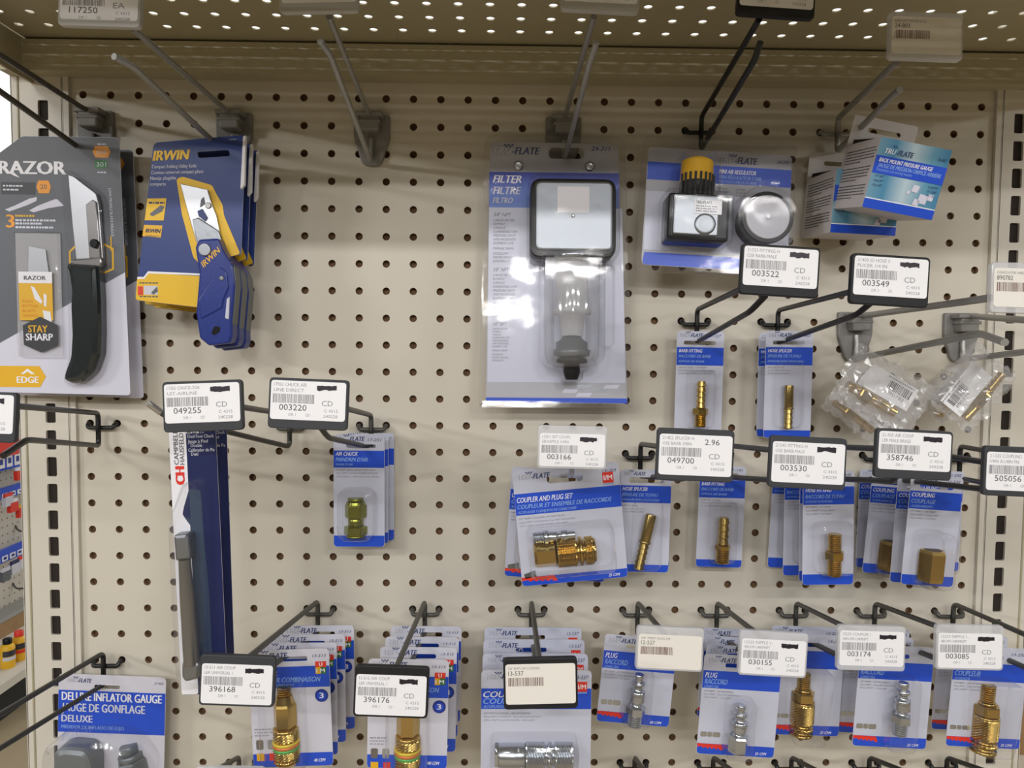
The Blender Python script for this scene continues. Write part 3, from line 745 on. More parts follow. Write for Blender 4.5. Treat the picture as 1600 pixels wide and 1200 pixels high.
# ---- folding knife cards (far left)
p = Pack('folding_knife_pack', 'grey and white card with a black folding knife, in front at the left edge', 'blister pack', -28, 212, .036, 0, 'folding knife cards', base=(112, 408))
def S(*pts): return [(x + 28, y - 212) for x, y in pts]
out = rpoly(S((-28, 258), (35, 212), (187, 212), (197, 621), (-28, 617)), [2, 4, 7, 6, 6])
p.card(out, 'lavender', [rrect(116, 15, 166, 25, 5)], edge='grey_print')
p.poly(rpoly(S((-27.5, 258), (35, 212.4), (186.6, 212.4), (192, 424), (-27.5, 549)), [2, 4, 7, 0, 0]), 'charcoal', 1)
p.text('RAZOR', 26, 59, 104, 20, 'white_print', 3, bold=.05); p.poly(S((11, 268), (20, 268), (30, 277), (21, 274)), 'white_print', 3)
hexo = lambda cx, cy, a, b: S((cx - a, cy), (cx - a * .7, cy - b), (cx + a * .7, cy - b), (cx + a, cy), (cx + a * .7, cy + b), (cx - a * .7, cy + b))
p.poly(hexo(159, 235, 14, 9), 'orange', 2); p.text('300', 179, 27, 16, 7, 'grey_text', 3); p.rect(176, 36, 196, 49, 'green', 2); p.text('301', 179, 46, 15, 7, 'grey_text', 3)
p.words(181, 194, 12, 2, 'grey_text', seed=3); p.words(180, 194, 56, 2, 'grey_text', seed=4)
p.text('LOW PROFILE BLADE RELEASE', 197, 80, 76, 4.2, 'grey_text', 3, ang=-88)
p.rect(28, 72, 82, 91, 'charcoal_dark', 2); p.words(31, 62, 79, 2.5, 'grey_text', 3, seed=5); p.words(31, 56, 85, 2.5, 'grey_text', 3, seed=6)
p.poly(hexo(67, 291, 11.5, 10), 'orange', 3); p.text('20', 90, 82, 10, 7, 'charcoal', 4)
p.poly(S((5, 327), (20, 321), (45, 309), (56, 307), (55, 313), (40, 320), (12, 330)), 'lavender', 2); p.poly(S((43, 328), (58, 320), (84, 310), (88, 310), (98, 320), (74, 324), (50, 331)), 'lavender', 2)
p.text('3', 35, 143, 12, 20, 'orange', 2, bold=.03); p.words(49, 80, 126, 3, 'yellow', seed=7); p.words(49, 112, 133, 3, 'grey_text', seed=8); p.words(49, 90, 138, 3, 'grey_text', seed=9); p.words(49, 108, 144, 3, 'grey_text', seed=10)
p.poly(rpoly(S((-28, 575), (53, 575), (63, 592), (53, 609), (-28, 609)), 1), 'yellow', 2); p.text('EDGE', 45, 390, 34, 10, 'white_print', 3, bold=.05)
p.poly(S((23, 588), (34, 579), (46, 588), (40, 588), (34, 584), (28, 588)), 'white_print', 3)
ring = [S((104, 392), (120, 376), (160, 378), (175, 386), (175, 420), (152, 430), (112, 424), (104, 416)), S((107, 393), (121, 379), (159, 381), (172, 388), (172, 418), (151, 427), (114, 421), (107, 415))]
b = p.mb('backing_card'); b.flat([p.DD(ring[0]), p.DD(ring[1])], -.00055, 'yellow'); p.rect(198, 155, 200, 178, 'yellow', 2)
# spare blade pouch
lab = 'spare_blade_pouch'
p.rect(55, 214, 108, 290, 'yellow', part=lab, y=-.0035); p.rect(55, 213, 108, 231, 'white_print', part=lab, y=-.0036)
p.text('RAZOR', 64, 226, 34, 6.5, 'ink', part=lab, y=-.0038, bold=.03)
p.poly(S((46, 447), (52, 450), (64, 472), (62, 476), (52, 468)), 'white_print', part=lab, y=-.0037); p.poly(S((66, 459), (71, 462), (70, 480), (66, 479)), 'white_print', part=lab, y=-.0037); p.poly(S((64, 486), (76, 488), (78, 505), (66, 500)), 'white_print', part=lab, y=-.0037)
for i, t in enumerate(('PUSH', 'BUTTON', 'BLADE', 'CHANGE')): p.text(t, 60, 262 + i * 7.5, 5 * len(t) * .8, 4.5, 'orange', part=lab, y=-.0038)
p.poly(S((32, 510), (60, 496), (87, 509), (87, 541), (60, 553), (33, 541)), 'charcoal_dark', part=lab, y=-.0038)
p.text('STAY', 69, 309, 30, 11, 'yellow', part=lab, y=-.004, bold=.04); p.text('SHARP', 65, 322, 42, 11, 'white_print', part=lab, y=-.004, bold=.04)
p.poly(S((44, 385), (70, 390), (74, 425), (42, 425)), 'blade', part=lab, y=-.003)
p.rect(49, 152, 120, 346, 'pouch', part='pouch_back', y=-.0012)
p.slab(S((20, 362), (91, 362), (97, 560), (26, 560)), 12, 'blister', 2.5, 'blister', back=False)
# knife
p.slab(S((111, 273), (120, 276), (154, 302), (158, 318), (163, 404), (121, 408), (116, 350)), 7, 'blade', 1.0, 'blade', 3, smooth=False)
p.slab(S((139, 320), (150, 312), (156, 316), (160, 380), (161, 404), (143, 404)), 3, 'steel_dark', 1.5, 'blade_slot', 10, smooth=True)
p.slab(S((118, 405), (162, 402), (164, 412), (160, 418), (118, 416), (112, 410)), 13, 'steel_dark', 3, 'bolster', 1)
p.slab(rpoly(S((111, 412), (160, 416), (162, 470), (162, 520), (160, 555), (150, 582), (134, 597), (115, 602), (103, 596), (104, 586), (114, 560), (117, 525), (116, 480), (118, 455), (115, 430)), 5), 24, 'knife_black', 9, 'handle', 1)
p.disc(181, 169, 7, 14, 'black_plastic', 'pivot_knob', 4, 16)
p.slab(rpoly(S((103, 270), (114, 266), (160, 298), (166, 330), (170, 420), (168, 560), (152, 592), (134, 604), (108, 608), (98, 598), (108, 560), (108, 420)), 6), 17, 'blister', 5, 'knife_blister', back=False)
p.sub('blade', 'pivot_knob', 'blade_slot'); p.sub('handle', 'bolster')
p.done()
p.copy('darker folding knife card mostly hidden behind the front one at the left', 215, 0, 208, 234, .012)

# ---- utility knives
p = Pack('utility_knife_pack', 'blue and yellow card with a blue folding utility knife, frontmost of three', 'blister pack', 238, 210, .062, 0, 'blue utility knife cards', base=(70, 270))
def S(*pts): return [(x - 238, y - 210) for x, y in pts]
p.card(rpoly(S((240, 223), (384, 209), (375, 396), (345, 402), (318, 482), (207, 470)), [8, 5, 2, 5, 3, 5]), 'navy_irwin', [rpoly(S((307, 236), (357, 232), (360, 242), (310, 246)), 4.5)], edge='white_print')
p.poly(rpoly(S((210.5, 436), (222, 435), (229, 427), (316, 431), (318, 481.5), (207.3, 469.6)), [0, 0, 0, 0, 3, 5]), 'yellow_irwin', 1)
p.poly(S((211, 433), (221, 433), (228, 424), (318, 427), (318, 430), (229, 427.5), (222, 436), (210.7, 436.5)), 'white_print', 2)
p.poly(rpoly(S((275, 279), (284, 275), (331, 288), (338, 303), (347, 318), (349, 335), (374, 395), (350, 402), (330, 440), (318, 440), (310, 412), (300, 402), (287, 350), (283, 335)), 4), 'yellow_irwin', 2)
p.text('IRWIN', 1, 41, 58, 15, 'yellow_irwin', 3, bold=.055, ital=True, ang=3)
for i, (t, w) in enumerate((('Compact Folding Utility Knife', 70), ('Couteau universel compact pliant', 82), ('Navaja plegable', 40), ('compacta', 25))): p.text(t, -1 - i * 1.2, 53 + i * 9, w, 5.2, 'grey_text', 3, bold=.012, ang=2)
p.text('10507521', 121, 8, 11, 2, 'grey_text', 3, ang=4)
p.poly(S((229, 310), (259, 309), (254, 344), (224, 344)), 'yellow_irwin', 2); p.poly(S((232, 334), (250, 320), (256, 322), (252, 330), (236, 338)), 'charcoal', 3); p.words(-7, 18, 108, 3, 'navy', 3, seed=2)
p.poly(S((223, 351), (252, 352), (249, 371), (220, 369)), 'yellow', 2); p.text('IRWIN', -13, 153, 24, 6, 'navy', 3, bold=.05, ital=True, ang=-2); p.text('WARRANTY', -13, 160, 22, 3, 'navy', 3, ang=-2)
p.text('1', -25, 252, 5, 14, 'red', 3, bold=.03); p.rect(-17, 237, 5, 251, 'grey_print', 2); p.poly(S((232, 458), (242, 448), (243, 456), (236, 461)), 'charcoal', 3); p.words(-24, 6, 233.5, 2, 'ink', 3, seed=3); p.words(-24, 5, 255, 2, 'ink', 3, seed=4)
p.slab(rpoly(S((382, 213), (386.5, 211), (384, 288), (378, 295), (377, 292)), 1.2), 6, 'white_print', 1, 'side_flap')
p.slab(S((283, 287), (326, 296), (332, 318), (339, 336), (346, 372), (348, 380), (313, 394), (307, 378), (296, 338)), 5, 'blade', 1, 'blade', 1, smooth=False)
p.poly(S((310, 330), (318, 326), (326, 340), (322, 346), (312, 338)), 'navy_ink', part='blade', y=-.0044); p.poly(S((316, 312), (320, 308), (322, 318), (314, 324)), 'charcoal', part='blade', y=-.0044)
p.disc(89, 111, 5, 2, 'steel_dark', 'blade', 6, 14)
p.slab(S((302, 343), (312, 340), (343, 360), (349, 378), (316, 396), (307, 372)), 8, 'chrome', 2, 'crinkled_film', 1, back=False)
HP = rpoly(S((312, 388), (318, 376), (348, 374), (354, 390), (371, 418), (374, 446), (368, 508), (368, 526), (364, 537), (331, 541), (317, 529), (312, 489), (318, 428)), 3)
p.slab(HP, 24, 'knife_blue', 3.5, 'handle', 0)
p.slab(rpoly(S((364, 408), (373, 420), (375, 447), (369, 508), (359, 507), (358, 470), (366, 440)), 2), 20, 'knife_grey', 3, 'grip', 2)
p.slab(rpoly(S((361, 468), (366, 464), (364, 500), (358, 498)), 1.5), 5, 'silver_card', 1, 'grip_insert', 21)
p.slab(rpoly(S((352, 418), (362, 428), (364, 452), (356, 470), (354, 482), (320, 500), (317, 470)), 3), 2.5, 'knife_blue', 2, 'handle_panel', 23.5)
p.poly(rpoly(S((341, 510), (350, 512), (349, 520), (340, 525), (336, 521)), 2), 'black_plastic', part='handle', y=-.0005 - 24.3 * p.s)
p.disc(90, 182, 10, 4, 'steel', 'pivot', 23, 12); p.disc(116, 226, 4, 2, 'steel', 'screw', 25.5, 14); p.disc(116, 226, 1.8, .8, 'steel_dark', 'screw', 27.5, 6)
p.text('IRWIN', 88, 210, 38, 9, 'yellow', part='handle', y=-.0005 - 24.4 * p.s, bold=.02, ital=True, ang=44)
p.sub('handle', 'grip', 'grip_insert', 'handle_panel', 'pivot', 'screw'); p.sub('blade', 'crinkled_film')
p.done()
p.copy('blue utility knife card in the middle of the three, mostly hidden', 146, 0, 394, 225, .046)
p.copy('blue utility knife card rearmost of the three against the board', 146, 0, 404, 236, .030)

# ---- big filter clamshell
p = Pack('air_filter_pack', 'large silver clamshell with a chrome square air filter and clear bowl', 'blister pack', 752, 212, .022, 0, base=(118, 424), pitch=-5)
def S(*pts): return [(x - 752, y - 212) for x, y in pts]
hs = rrect(106, 17, 161, 35, 8)
o1 = rpoly(S((757, 212), (976, 213), (990, 636), (752, 636)), [16, 16, 5, 5])
p.card(rpoly(S((766, 222), (966, 222), (982, 629), (763, 629)), 7), 'silver_foil', [hs])
p.logo(18, 29, 74, 11); p.text('24-311', 172, 22, 30, 7, 'blue_deep', 3, ital=True)
p.rect(13, 57, 216, 113, 'filter_band', 1); p.poly(S((765, 325), (973, 325), (979, 597), (765, 597)), 'silver_card', 1)
p.text('FILTER', 19, 74, 44, 11.5, WT, 3, bold=.03, ital=True); p.text('FILTRE', 19, 92, 44, 11.5, 'grey_print', 3, bold=.03, ital=True); p.text('FILTRO', 19, 106, 31, 8.5, 'grey_print', 3, bold=.03, ital=True)
L = ['LARGE FILTER', 'ELEMENT', 'SURFACE', 'GUARANTEES LOW', 'PRESSURE DROP', 'AND INCREASED', 'ELEMENT LIFE', 'MANUAL DRAIN', 'EXCELLENT', 'WATER REMOVAL', 'EFFICIENCY']
v = 127
for g, (cap, st) in enumerate(((3.6, 6.0), (3.6, 6.0), (2.9, 4.6))):
    p.text('3/8" NPT', 20, v, 28 - g * 3, 5.5, 'ink_mid', 3, ital=True); v += st * 1.3
    for i, t in enumerate(L): p.text(t, 20, v, len(t) * 2.7 * (1 if g < 2 else .72), cap, 'ink_light', 3, bold=.01, ital=True); v += st * (1.35 if i in (6, 7) else 1)
    v += 8 if g == 0 else 7
p.poly(S((765, 600), (980, 600), (981, 619), (764, 619)), 'silver_foil', 1)
for i, (a, c, m) in enumerate(((884, 607, 'lavender'), (905, 600, 'steel'), (905, 613, 'lavender'), (930, 606, 'steel'), (948, 600, 'lavender'))): p.poly(S((a, c), (a + 22, c), (a + 18, c + 6), (a - 4, c + 6)), m, 2)
p.poly(S((763, 621), (981, 621), (982, 628.5), (763, 628.5)), 'blue', 1)
for a in (810, 922):
    p.disc(a - 752, 47, 8, 3, 'steel', 'rivet#%d' % a, 1, 20, prof=[(0, 8), (1.5, 7.5), (2.5, 5), (2.0, 3.5), (2.2, 1)])
# filter body
p.slab(rrect(76, 79, 205, 199, 17), 40, 'black_plastic', 5, 'filter_body', 4); p.slab(rrect(84, 85, 199, 189, 9), 3, 'chrome', 3, 'face_plate', 43.6)
p.rect(116, 93, 164, 133, 'white_print', part='face_plate', y=-.0005 - 47.2 * p.s, r=2); p.disc(140, 137, 3, 1.5, 'steel_dark', 'face_plate', 46.4, 12)
k = p.s
def VL(part, u, v0, prof, m, y, seg=28):
    x, z = p.D(u, v0); p.mb(part).lathe([(a * k, r * k) for a, r in prof], m, (x, -y * k, z), (0, 0, -1), seg, True)
VL('neck', 140, 197, [(0, 30), (6, 30), (7, 22), (10, 22)], 'steel', 34)
VL('bowl', 140, 205, [(0, 40), (4, 42), (140, 41), (152, 36), (158, 26)], 'bowl', 34)
VL('filter_element', 140, 207, [(0, 24), (68, 25), (70, 29), (76, 29), (77, 20), (110, 16)], 'pouch', 34)
VL('baffle', 140, 314, [(0, 6), (4, 14), (10, 20), (12, 24), (22, 24), (24, 28), (32, 27), (34, 20)], 'gauge_grey', 34)
VL('drain_valve', 140, 350, [(0, 22), (4, 24), (7, 22), (8, 12), (20, 13), (24, 12), (32, 9)], 'black_plastic', 34)
p.slab(rpoly(S((843, 412), (937, 412), (937, 565), (920, 577), (905, 580), (905, 598), (876, 598), (876, 580), (858, 577), (843, 565)), 8), 78, 'shell', 6, 'blister', back=False)
p.slab(rrect(184, 206, 206, 330, 7), 30, 'shell', 4, 'side_blister', back=False)
p.slab(rrect(72, 75, 210, 204, 18), 54, 'shell', 5, 'body_blister', back=False)
b = p.mb('clamshell'); b.slab(p.DD(o1), .004, 'shell', .002, .001, back=False); b.skirt(p.DD(o1), p.DD(inset(o1, 10)), -.0016, -.0006, 'shell', True)
b.skirt(p.DD(rrect(104, 15, 163, 37, 9)), p.DD(hs), -.0030, -.0006, 'shell', True)
p.sub('filter_body', 'face_plate', 'neck'); p.sub('bowl', 'filter_element', 'baffle', 'drain_valve')
p.done()

# ---- mini regulator clamshell
p = Pack('air_regulator_pack', 'silver clamshell with a yellow topped mini air regulator and round gauge', 'blister pack', 1004, 210, .042, -2.8, base=(125, 210), pitch=-5)
o1 = rpoly([(2, 2), (242, 2), (242, 214), (-2, 214)], 8)
p.card(rpoly([(10, 19), (236, 19), (236, 204), (8, 204)], 9), 'silver_foil')
p.rect(10.3, 42, 235.7, 70, 'blue', 1)
p.rect(10.3, 88, 235.7, 180, 'silver_card', 1)
p.poly(rpoly([(12, 184), (235.5, 184), (235.5, 203.5), (8.5, 203.5)], [0, 0, 8, 8]), 'blue', 1)
p.logo(122, 37, 60, 10); p.text('24-241', 212, 33, 19, 5, 'blue_deep', 3, ital=True)
p.text('MINI AIR REGULATOR', 122, 54, 58, 6.5, WT, 3, bold=.03, ital=True); p.text("MINI RÉGULATEUR D'AIR", 122, 62, 66, 5.5, BT, 3, bold=.02, ital=True); p.text('MINI REGULADOR DE AIRE', 122, 68.5, 60, 4, BT, 3, ital=True)
for i in range(3): p.words(122, 138, 79 + i * 5, 2.6, 'ink_light', seed=i); p.words(150, 166, 79 + i * 5, 2.6, 'ink_light', seed=i + 5)
k = p.s
# knob and body (upright cylinders, axis vertical)
def VL(part, u, v0, prof, m, y, seg=28, sm=True, ph=0):
    x, z = p.D(u, v0); p.mb(part).lathe([(a * k, r * k) for a, r in prof], m, (x, -y * k, z), (0, 0, -1), seg, sm, ph)
VL('knob', 80, 46, [(0, 18), (3, 23), (6, 24), (38, 25)], 'yellow', 30)
for i in range(9): 
    q = math.radians(180 + 20 + i * 17.5); x, z = p.D(80 + 25.5 * math.cos(q), 88); p.mb('knob').box((x, (-30 + 25.5 * math.sin(q)) * k, z), (3 * k, 3 * k, 34 * k), 'black_plastic')
VL('knob_skirt', 80, 82, [(0, 25.6), (22, 26.5), (24, 24)], 'black_plastic', 30)
p.slab(rrect(36, 102, 128, 172, 6), 44, 'black_plastic', 5, 'regulator_body', 4)
p.slab(rrect(43, 106, 110, 166, 3), 6, 'chrome', 2, 'face_plate', 46)
p.slab(rrect(72, 113, 114, 134, 2), .8, 'white_print', .3, 'sticker', 52); p.text('TRU-FLATE', 75, 119, 24, 4.5, 'ink', part='sticker', y=-.0005 - 53.1 * k, bold=.03)
for i in range(3): p.words(75, 106, 123.5 + i * 3.6, 1.8, 'ink_light', part='sticker', seed=i, y=-.0005 - 53.1 * k)
p.disc(90, 149, 15, 5, 'chrome', 'port_plug', 50, 24, prof=[(0, 16), (3, 16), (4.5, 13), (4, 10), (4.2, 2)])
x, z = p.D(184, 132)
p.mb('gauge').lathe([(0, 34 * k), (40 * k, 37 * k), (42 * k, 39 * k), (47 * k, 39 * k), (48 * k, 38 * k), (48 * k, 32 * k)], 'black_plastic', (x, -.001, z), (0, -1, 0), 36, False, 0, (1, 0, 0))
p.disc(184, 132, 32, 3, 'silver_foil', 'gauge_face', 48, 36, prof=[(0, 33), (2, 33), (2.6, 32)]); p.disc(184, 132, 3.5, 3, 'white_print', 'gauge_post', 50, 14)
p.slab(rrect(30, 98, 132, 178, 8), 57, 'shell', 5, 'blister', back=False); p.slab(rrect(51, 40, 110, 104, 9), 60, 'shell', 5, 'knob_blister', back=False)
p.slab(circle(p.base[0] + 58, 134, 50, 36), 54, 'shell', 5, 'gauge_blister', back=False)
b = p.mb('clamshell'); b.slab(p.DD(o1), .004, 'shell', .002, .001, back=False); b.skirt(p.DD(o1), p.DD(inset(o1, 9)), -.0016, -.0006, 'shell', True)
b.skirt(p.DD(rrect(88, 4, 150, 17, 6)), p.DD(rrect(91, 7, 147, 14, 3.5)), -.003, -.0016, 'shell', True)
p.sub('regulator_body', 'face_plate', 'sticker', 'port_plug'); p.sub('gauge', 'gauge_face', 'gauge_post'); p.sub('knob', 'knob_skirt')
p.done()

# ---- pressure gauge cartons
def gauge_box(label, px, py, d, roll, pitch):
    r = empty('pressure_gauge_box', (0, 0, 0), (math.radians(pitch), -math.radians(roll), 0)); tag(r, label, 'carton', 'pressure gauge cartons')
    W, Hh, Dp, T = .0560, .0530, .062, .0255; b = MB()
    x0, x1 = -W / 2, W / 2; y0 = -Dp
    b.add([(x0, y0, 0), (x1, y0, 0), (x1, y0, Hh), (x0, y0, Hh)], [(0, 1, 2, 3)], 'gauge_teal')
    b.add([(x0, 0, 0), (x0, y0, 0), (x0, y0, Hh), (x0, 0, Hh)], [(0, 1, 2, 3)], 'box_side'); b.add([(x1, y0, 0), (x1, 0, 0), (x1, 0, Hh), (x1, y0, Hh)], [(0, 1, 2, 3)], 'box_side')
    b.add([(x0, y0, Hh), (x1, y0, Hh), (x1, 0, Hh), (x0, 0, Hh)], [(0, 1, 2, 3)], 'box_white'); b.add([(x0, 0, 0), (x1, 0, 0), (x1, y0, 0), (x0, y0, 0)], [(0, 1, 2, 3)], 'box_side')
    b.add([(x1, 0, 0), (x0, 0, 0), (x0, 0, Hh), (x1, 0, Hh)], [(0, 1, 2, 3)], 'box_white')
    yf = y0 - .0003
    def rc(a, c, e, f, m, q=0): b.flat([rrect(x0 + a * W, c * Hh, x0 + e * W, f * Hh, 0)], yf - q, m)
    rc(0, 0, 1, .135, 'blue'); rc(0, .135, 1, .15, 'white_print'); rc(0, .50, 1, .75, 'blue')
    b.text('TRU', x0 + .10 * W, .79 * Hh, .15 * W, .07 * Hh, yf - .0002, 'white_print', .02, True); b.text('-FLATE', x0 + .26 * W, .79 * Hh, .24 * W, .075 * Hh, yf - .0002, 'navy_ink', .03, True)
    for i, (a, c) in enumerate(((0, 1), (1, 0), (2, 1), (3, 0))): b.flat([rrect(x0 + (.19 + a * .018) * W, (.885 + c * .016) * Hh, x0 + (.208 + a * .018) * W, (.90 + c * .016) * Hh)], yf, 'navy_ink')
    b.text('24-803', x0 + .84 * W, .82 * Hh, .12 * W, .045 * Hh, yf - .0002, 'navy_ink', 0, True)
    b.text('BACK MOUNT PRESSURE GAUGE', x0 + .05 * W, .665 * Hh, .76 * W, .055 * Hh, yf - .0002, 'white_print', .03, True); b.text('JAUGE DE PRESSION ORIFICE ARRIÈRE', x0 + .05 * W, .59 * Hh, .90 * W, .055 * Hh, yf - .0002, 'blue_text', .02, True)
    b.text('MANÓMETRO CON MONTAJE TRASERO', x0 + .05 * W, .535 * Hh, .50 * W, .032 * Hh, yf - .0002, 'blue_text', 0, True)
    for i, t in enumerate(('1/4" NPT', '1/4 po NPT', '1/4 po NPT')): b.text(t, x0 + .05 * W, (.45 - i * .065) * Hh, .14 * W, .035 * Hh, yf - .0002, 'navy_ink', 0, True)
    for i, t in enumerate(('0-160 PSI', '0-11 BAR', '0-11 bar')): b.text(t, x0 + .82 * W, (.43 - i * .06) * Hh, .13 * W, .035 * Hh, yf - .0002, 'navy_ink', 0, True)
    for a, c, s in ((.60, .34, .09), (.54, .30, .04), (.72, .20, .12), (.84, .26, .08), (.66, .16, .08)): b.flat([[(x0 + a * W, c * Hh), (x0 + (a + s) * W, (c - .01) * Hh), (x0 + (a + s) * W + .001, (c + s) * Hh), (x0 + a * W + .001, (c + s + .01) * Hh)]], yf - .0001, 'lavender')
    for g in range(3):          # text blocks on the side panel
        for i in range(5):
            z = (.86 - g * .27 - i * .045) * Hh; rn = random.Random(g * 9 + i); y = -.006
            end = -Dp + (.006 if i < 4 else .026)
            while y > end:
                w_ = rn.uniform(.002, .005); b.add([(x0 - .0002, y, z), (x0 - .0002, y - w_, z), (x0 - .0002, y - w_, z + .00085), (x0 - .0002, y, z + .00085)], [(0, 1, 2, 3)], 'ink'); y -= w_ + .0007
    b.build('box_body', r)
    b = MB(); b.prism([rpoly([(x0, Hh), (x1 - .001, Hh), (x1 - .001, Hh + T), (x0, Hh + T)], [0, 0, .003, .001]), rrect(-.014, Hh + .0135, .014, Hh + .0175, .002)], -.0009, -.0003, 'box_white'); b.build('hang_tab', r)
    b = MB(); b.add([(x0 + .003, -Dp * .96, Hh + .0002), (x1 - .003, -Dp * .96, Hh + .0002), (x1 - .003, -.004, Hh + .005), (x0 + .003, -.004, Hh + .005)], [(0, 1, 2, 3)], 'box_white')
    b.add([(x0 + .003, -Dp * .96, Hh + .0002), (x0 + .003, -.004, Hh + .005), (x0 + .003, -.004, Hh + .0002)], [(0, 1, 2)], 'void'); b.build('top_flap', r)
    R_ = Euler(r.rotation_euler).to_matrix(); r.location = at(px, py, d) - R_ @ Vector((x0, y0, 0))
    return r
gauge_box('teal and blue gauge carton tilted in front, its blue hang tab white', 1347, 323, .122, -10, 9)
bpy.data.objects['pressure_gauge_box']['label'] = 'teal and blue pressure gauge carton in front, tilted, with its white hang tab up'
gauge_box('pressure gauge carton behind and below the tilted one, hanging lower left', 1297, 363, .068, -2.5, 4)
# ---- upper barb fitting and hose splicers
BARB = [('b', 42, 7.2), ('h', 10, 12), ('t', 19, 9)]
p = smallcard('barb_fitting_pack', 'barb fitting card hanging under tag 003522', 1058, 517, .018, -.6, 74, 166, (25, 53), [('BARB FITTING', 33, 37, 5, WT), ('RACCORD DE BARB', 41, 50, 4.6, BT), ('ESPIGA DE BARB', 48.5, 40, 3.2, BT)], '21-127', (11, 15, 61, 21), small=((58, 44, '1/4" I.D. HOSE / 1/4" MNPT'), (62.5, 58, '6 mm BOYAU D.I. / 1/4 po MNPT'), (67, 52, '6 mm MANGUERA D.I. / 1/4 MNPT')), group='barb fitting cards', logo=9, logo_w=36)
p.fitting('barb_fitting', 37, 77, BARB, 'brass'); coldome(p, 16, 60, 60, 150, 19, 12, 6); p.done()
SPL = [('c', 34, 6.6), ('c', 3, 7.6), ('b', 30, 6.8)]
p = smallcard('hose_splicer_pack', 'front hose splicer card under tag 003549', 1197, 517, .034, 0, 74, 167, (25, 53), [('HOSE SPLICER', 33, 37, 5, WT), ('ÉPISSURE DE TUYAU', 41, 52, 4.6, BT), ('EMPALME PARA MANGUERA', 48.5, 56, 3.2, BT)], '21-403', (11, 15, 61, 21), small=((58, 26, '1/4" I.D. HOSE'), (62.5, 36, '6 mm BOYAU D.I.'), (67, 34, '6 mm MANGUERA')), group='upper hose splicer cards', logo=9, logo_w=36)
p.fitting('hose_splicer', 35, 84, SPL, 'brass_dark'); coldome(p, 14, 48, 58, 150, 17, 12, 6); p.done()
p.copy('hose splicer card behind the front one under tag 003549', 0, 0, 1186, 520, .014)

# ---- air chucks
p = smallcard('air_chuck_pack', 'front air chuck card with a greenish brass chuck', 521, 679, .036, 0, 80, 178, (25, 52), [('AIR CHUCK', 33, 35, 6, WT), ("MANDRIN D'AIR", 42, 50, 6, BT), ('MANDRIL DE AIRE', 48.5, 27, 3.2, BT)], '17-251', (20, 15, 66, 21), small=((57, 62, '1/4" FNPT - BUILT-IN SHUT OFF VALVE'), (62, 66, "1/4 po FNPT - VANNE D'ARRÊT INTÉGRÉE"), (67.5, 68, '1/4 in FNPT - VÁLVULA DE CIERRE')), bottom=18, group='air chuck cards', logo=10, logo_w=44)
p.fitting('air_chuck', 35, 99, [('c', 6, 12), ('x', 4, 14, 15), ('h', 22, 17), ('c', 13, 12), ('h', 14, 18), ('c', 3, 15)], 'brass_green', y=1); coldome(p, 12, 82, 66, 162, 38, 16, 8); p.done()
p.copy('air chuck card in the middle of the three', 80, 0, 607, 678, .0215)
p.copy('rearmost air chuck card against the board', 80, 0, 616, 677, .007)

# ---- dual foot chucks
p = Pack('foot_chuck_pack', 'tall navy and white card with a silver foot chuck, in front', 'blister pack', 260, 602, .166, 1.9, 'tall foot chuck cards', base=(37, 500))
p.card(rrect(0, 0, 74, 499, 5), 'navy', [rrect(24, 70, 56, 77, 3)]); p.rect(.3, .3, 27, 498.5, 'white_print', 1, r=4)
p.text('CAMPBELL', 14, 126, 55, 7, 'ink', 3, bold=.02, ang=90); p.text('HAUSFELD', 23, 126, 50, 7, 'ink', 3, bold=.02, ang=90)
p.text('CH', 22, 157, 27, 14, 'red', 3, bold=.09, ang=90)
for t, u, v, w in (('Dual Foot Chuck', 30, 84, 41), ('Jauge à Pied', 30, 92, 31), ('Double', 34, 98.5, 18), ('Calibrador de Pie', 30, 106, 41), ('Dual', 34, 112, 11)): p.text(t, u, v, w, 5.2, 'grey_text', 3, bold=.015)
p.poly([(28, 165), (46, 168), (48, 240), (52, 330), (52, 470), (28, 470), (28, 225), (17, 208), (18, 195)], 'teal_print', 2)
p.poly([(17, 200), (28, 172), (28, 214), (16, 206)], 'navy', 3)
k = p.s
x, z = p.D(23, 273)
p.mb('foot_chuck').lathe([(0, 9 * k), (60 * k, 11 * k), (168 * k, 12 * k)], 'steel_dark', (x, -.0085, z), (.02, 0, -1), 14, True)
p.slab(rpoly([(10, 233), (33, 231), (35, 272), (11, 274)], 4), 22, 'chrome', 5, 'chuck_head', 3)
p.slab(rpoly([(13, 436), (34, 432), (42, 440), (40, 462), (18, 468), (12, 460)], 4), 22, 'chrome', 5, 'chuck_foot', 3)
p.slab(rpoly([(4, 215), (30, 150), (54, 150), (60, 170), (58, 300), (52, 476), (8, 480), (4, 440)], 9), 33, 'blister', 7, 'blister', back=False)
p.sub('foot_chuck', 'chuck_head', 'chuck_foot')
p.done()
p.copy('tall foot chuck card behind, only its dark navy side showing', 74, 0, 352, 600, .128, roll=1.2)

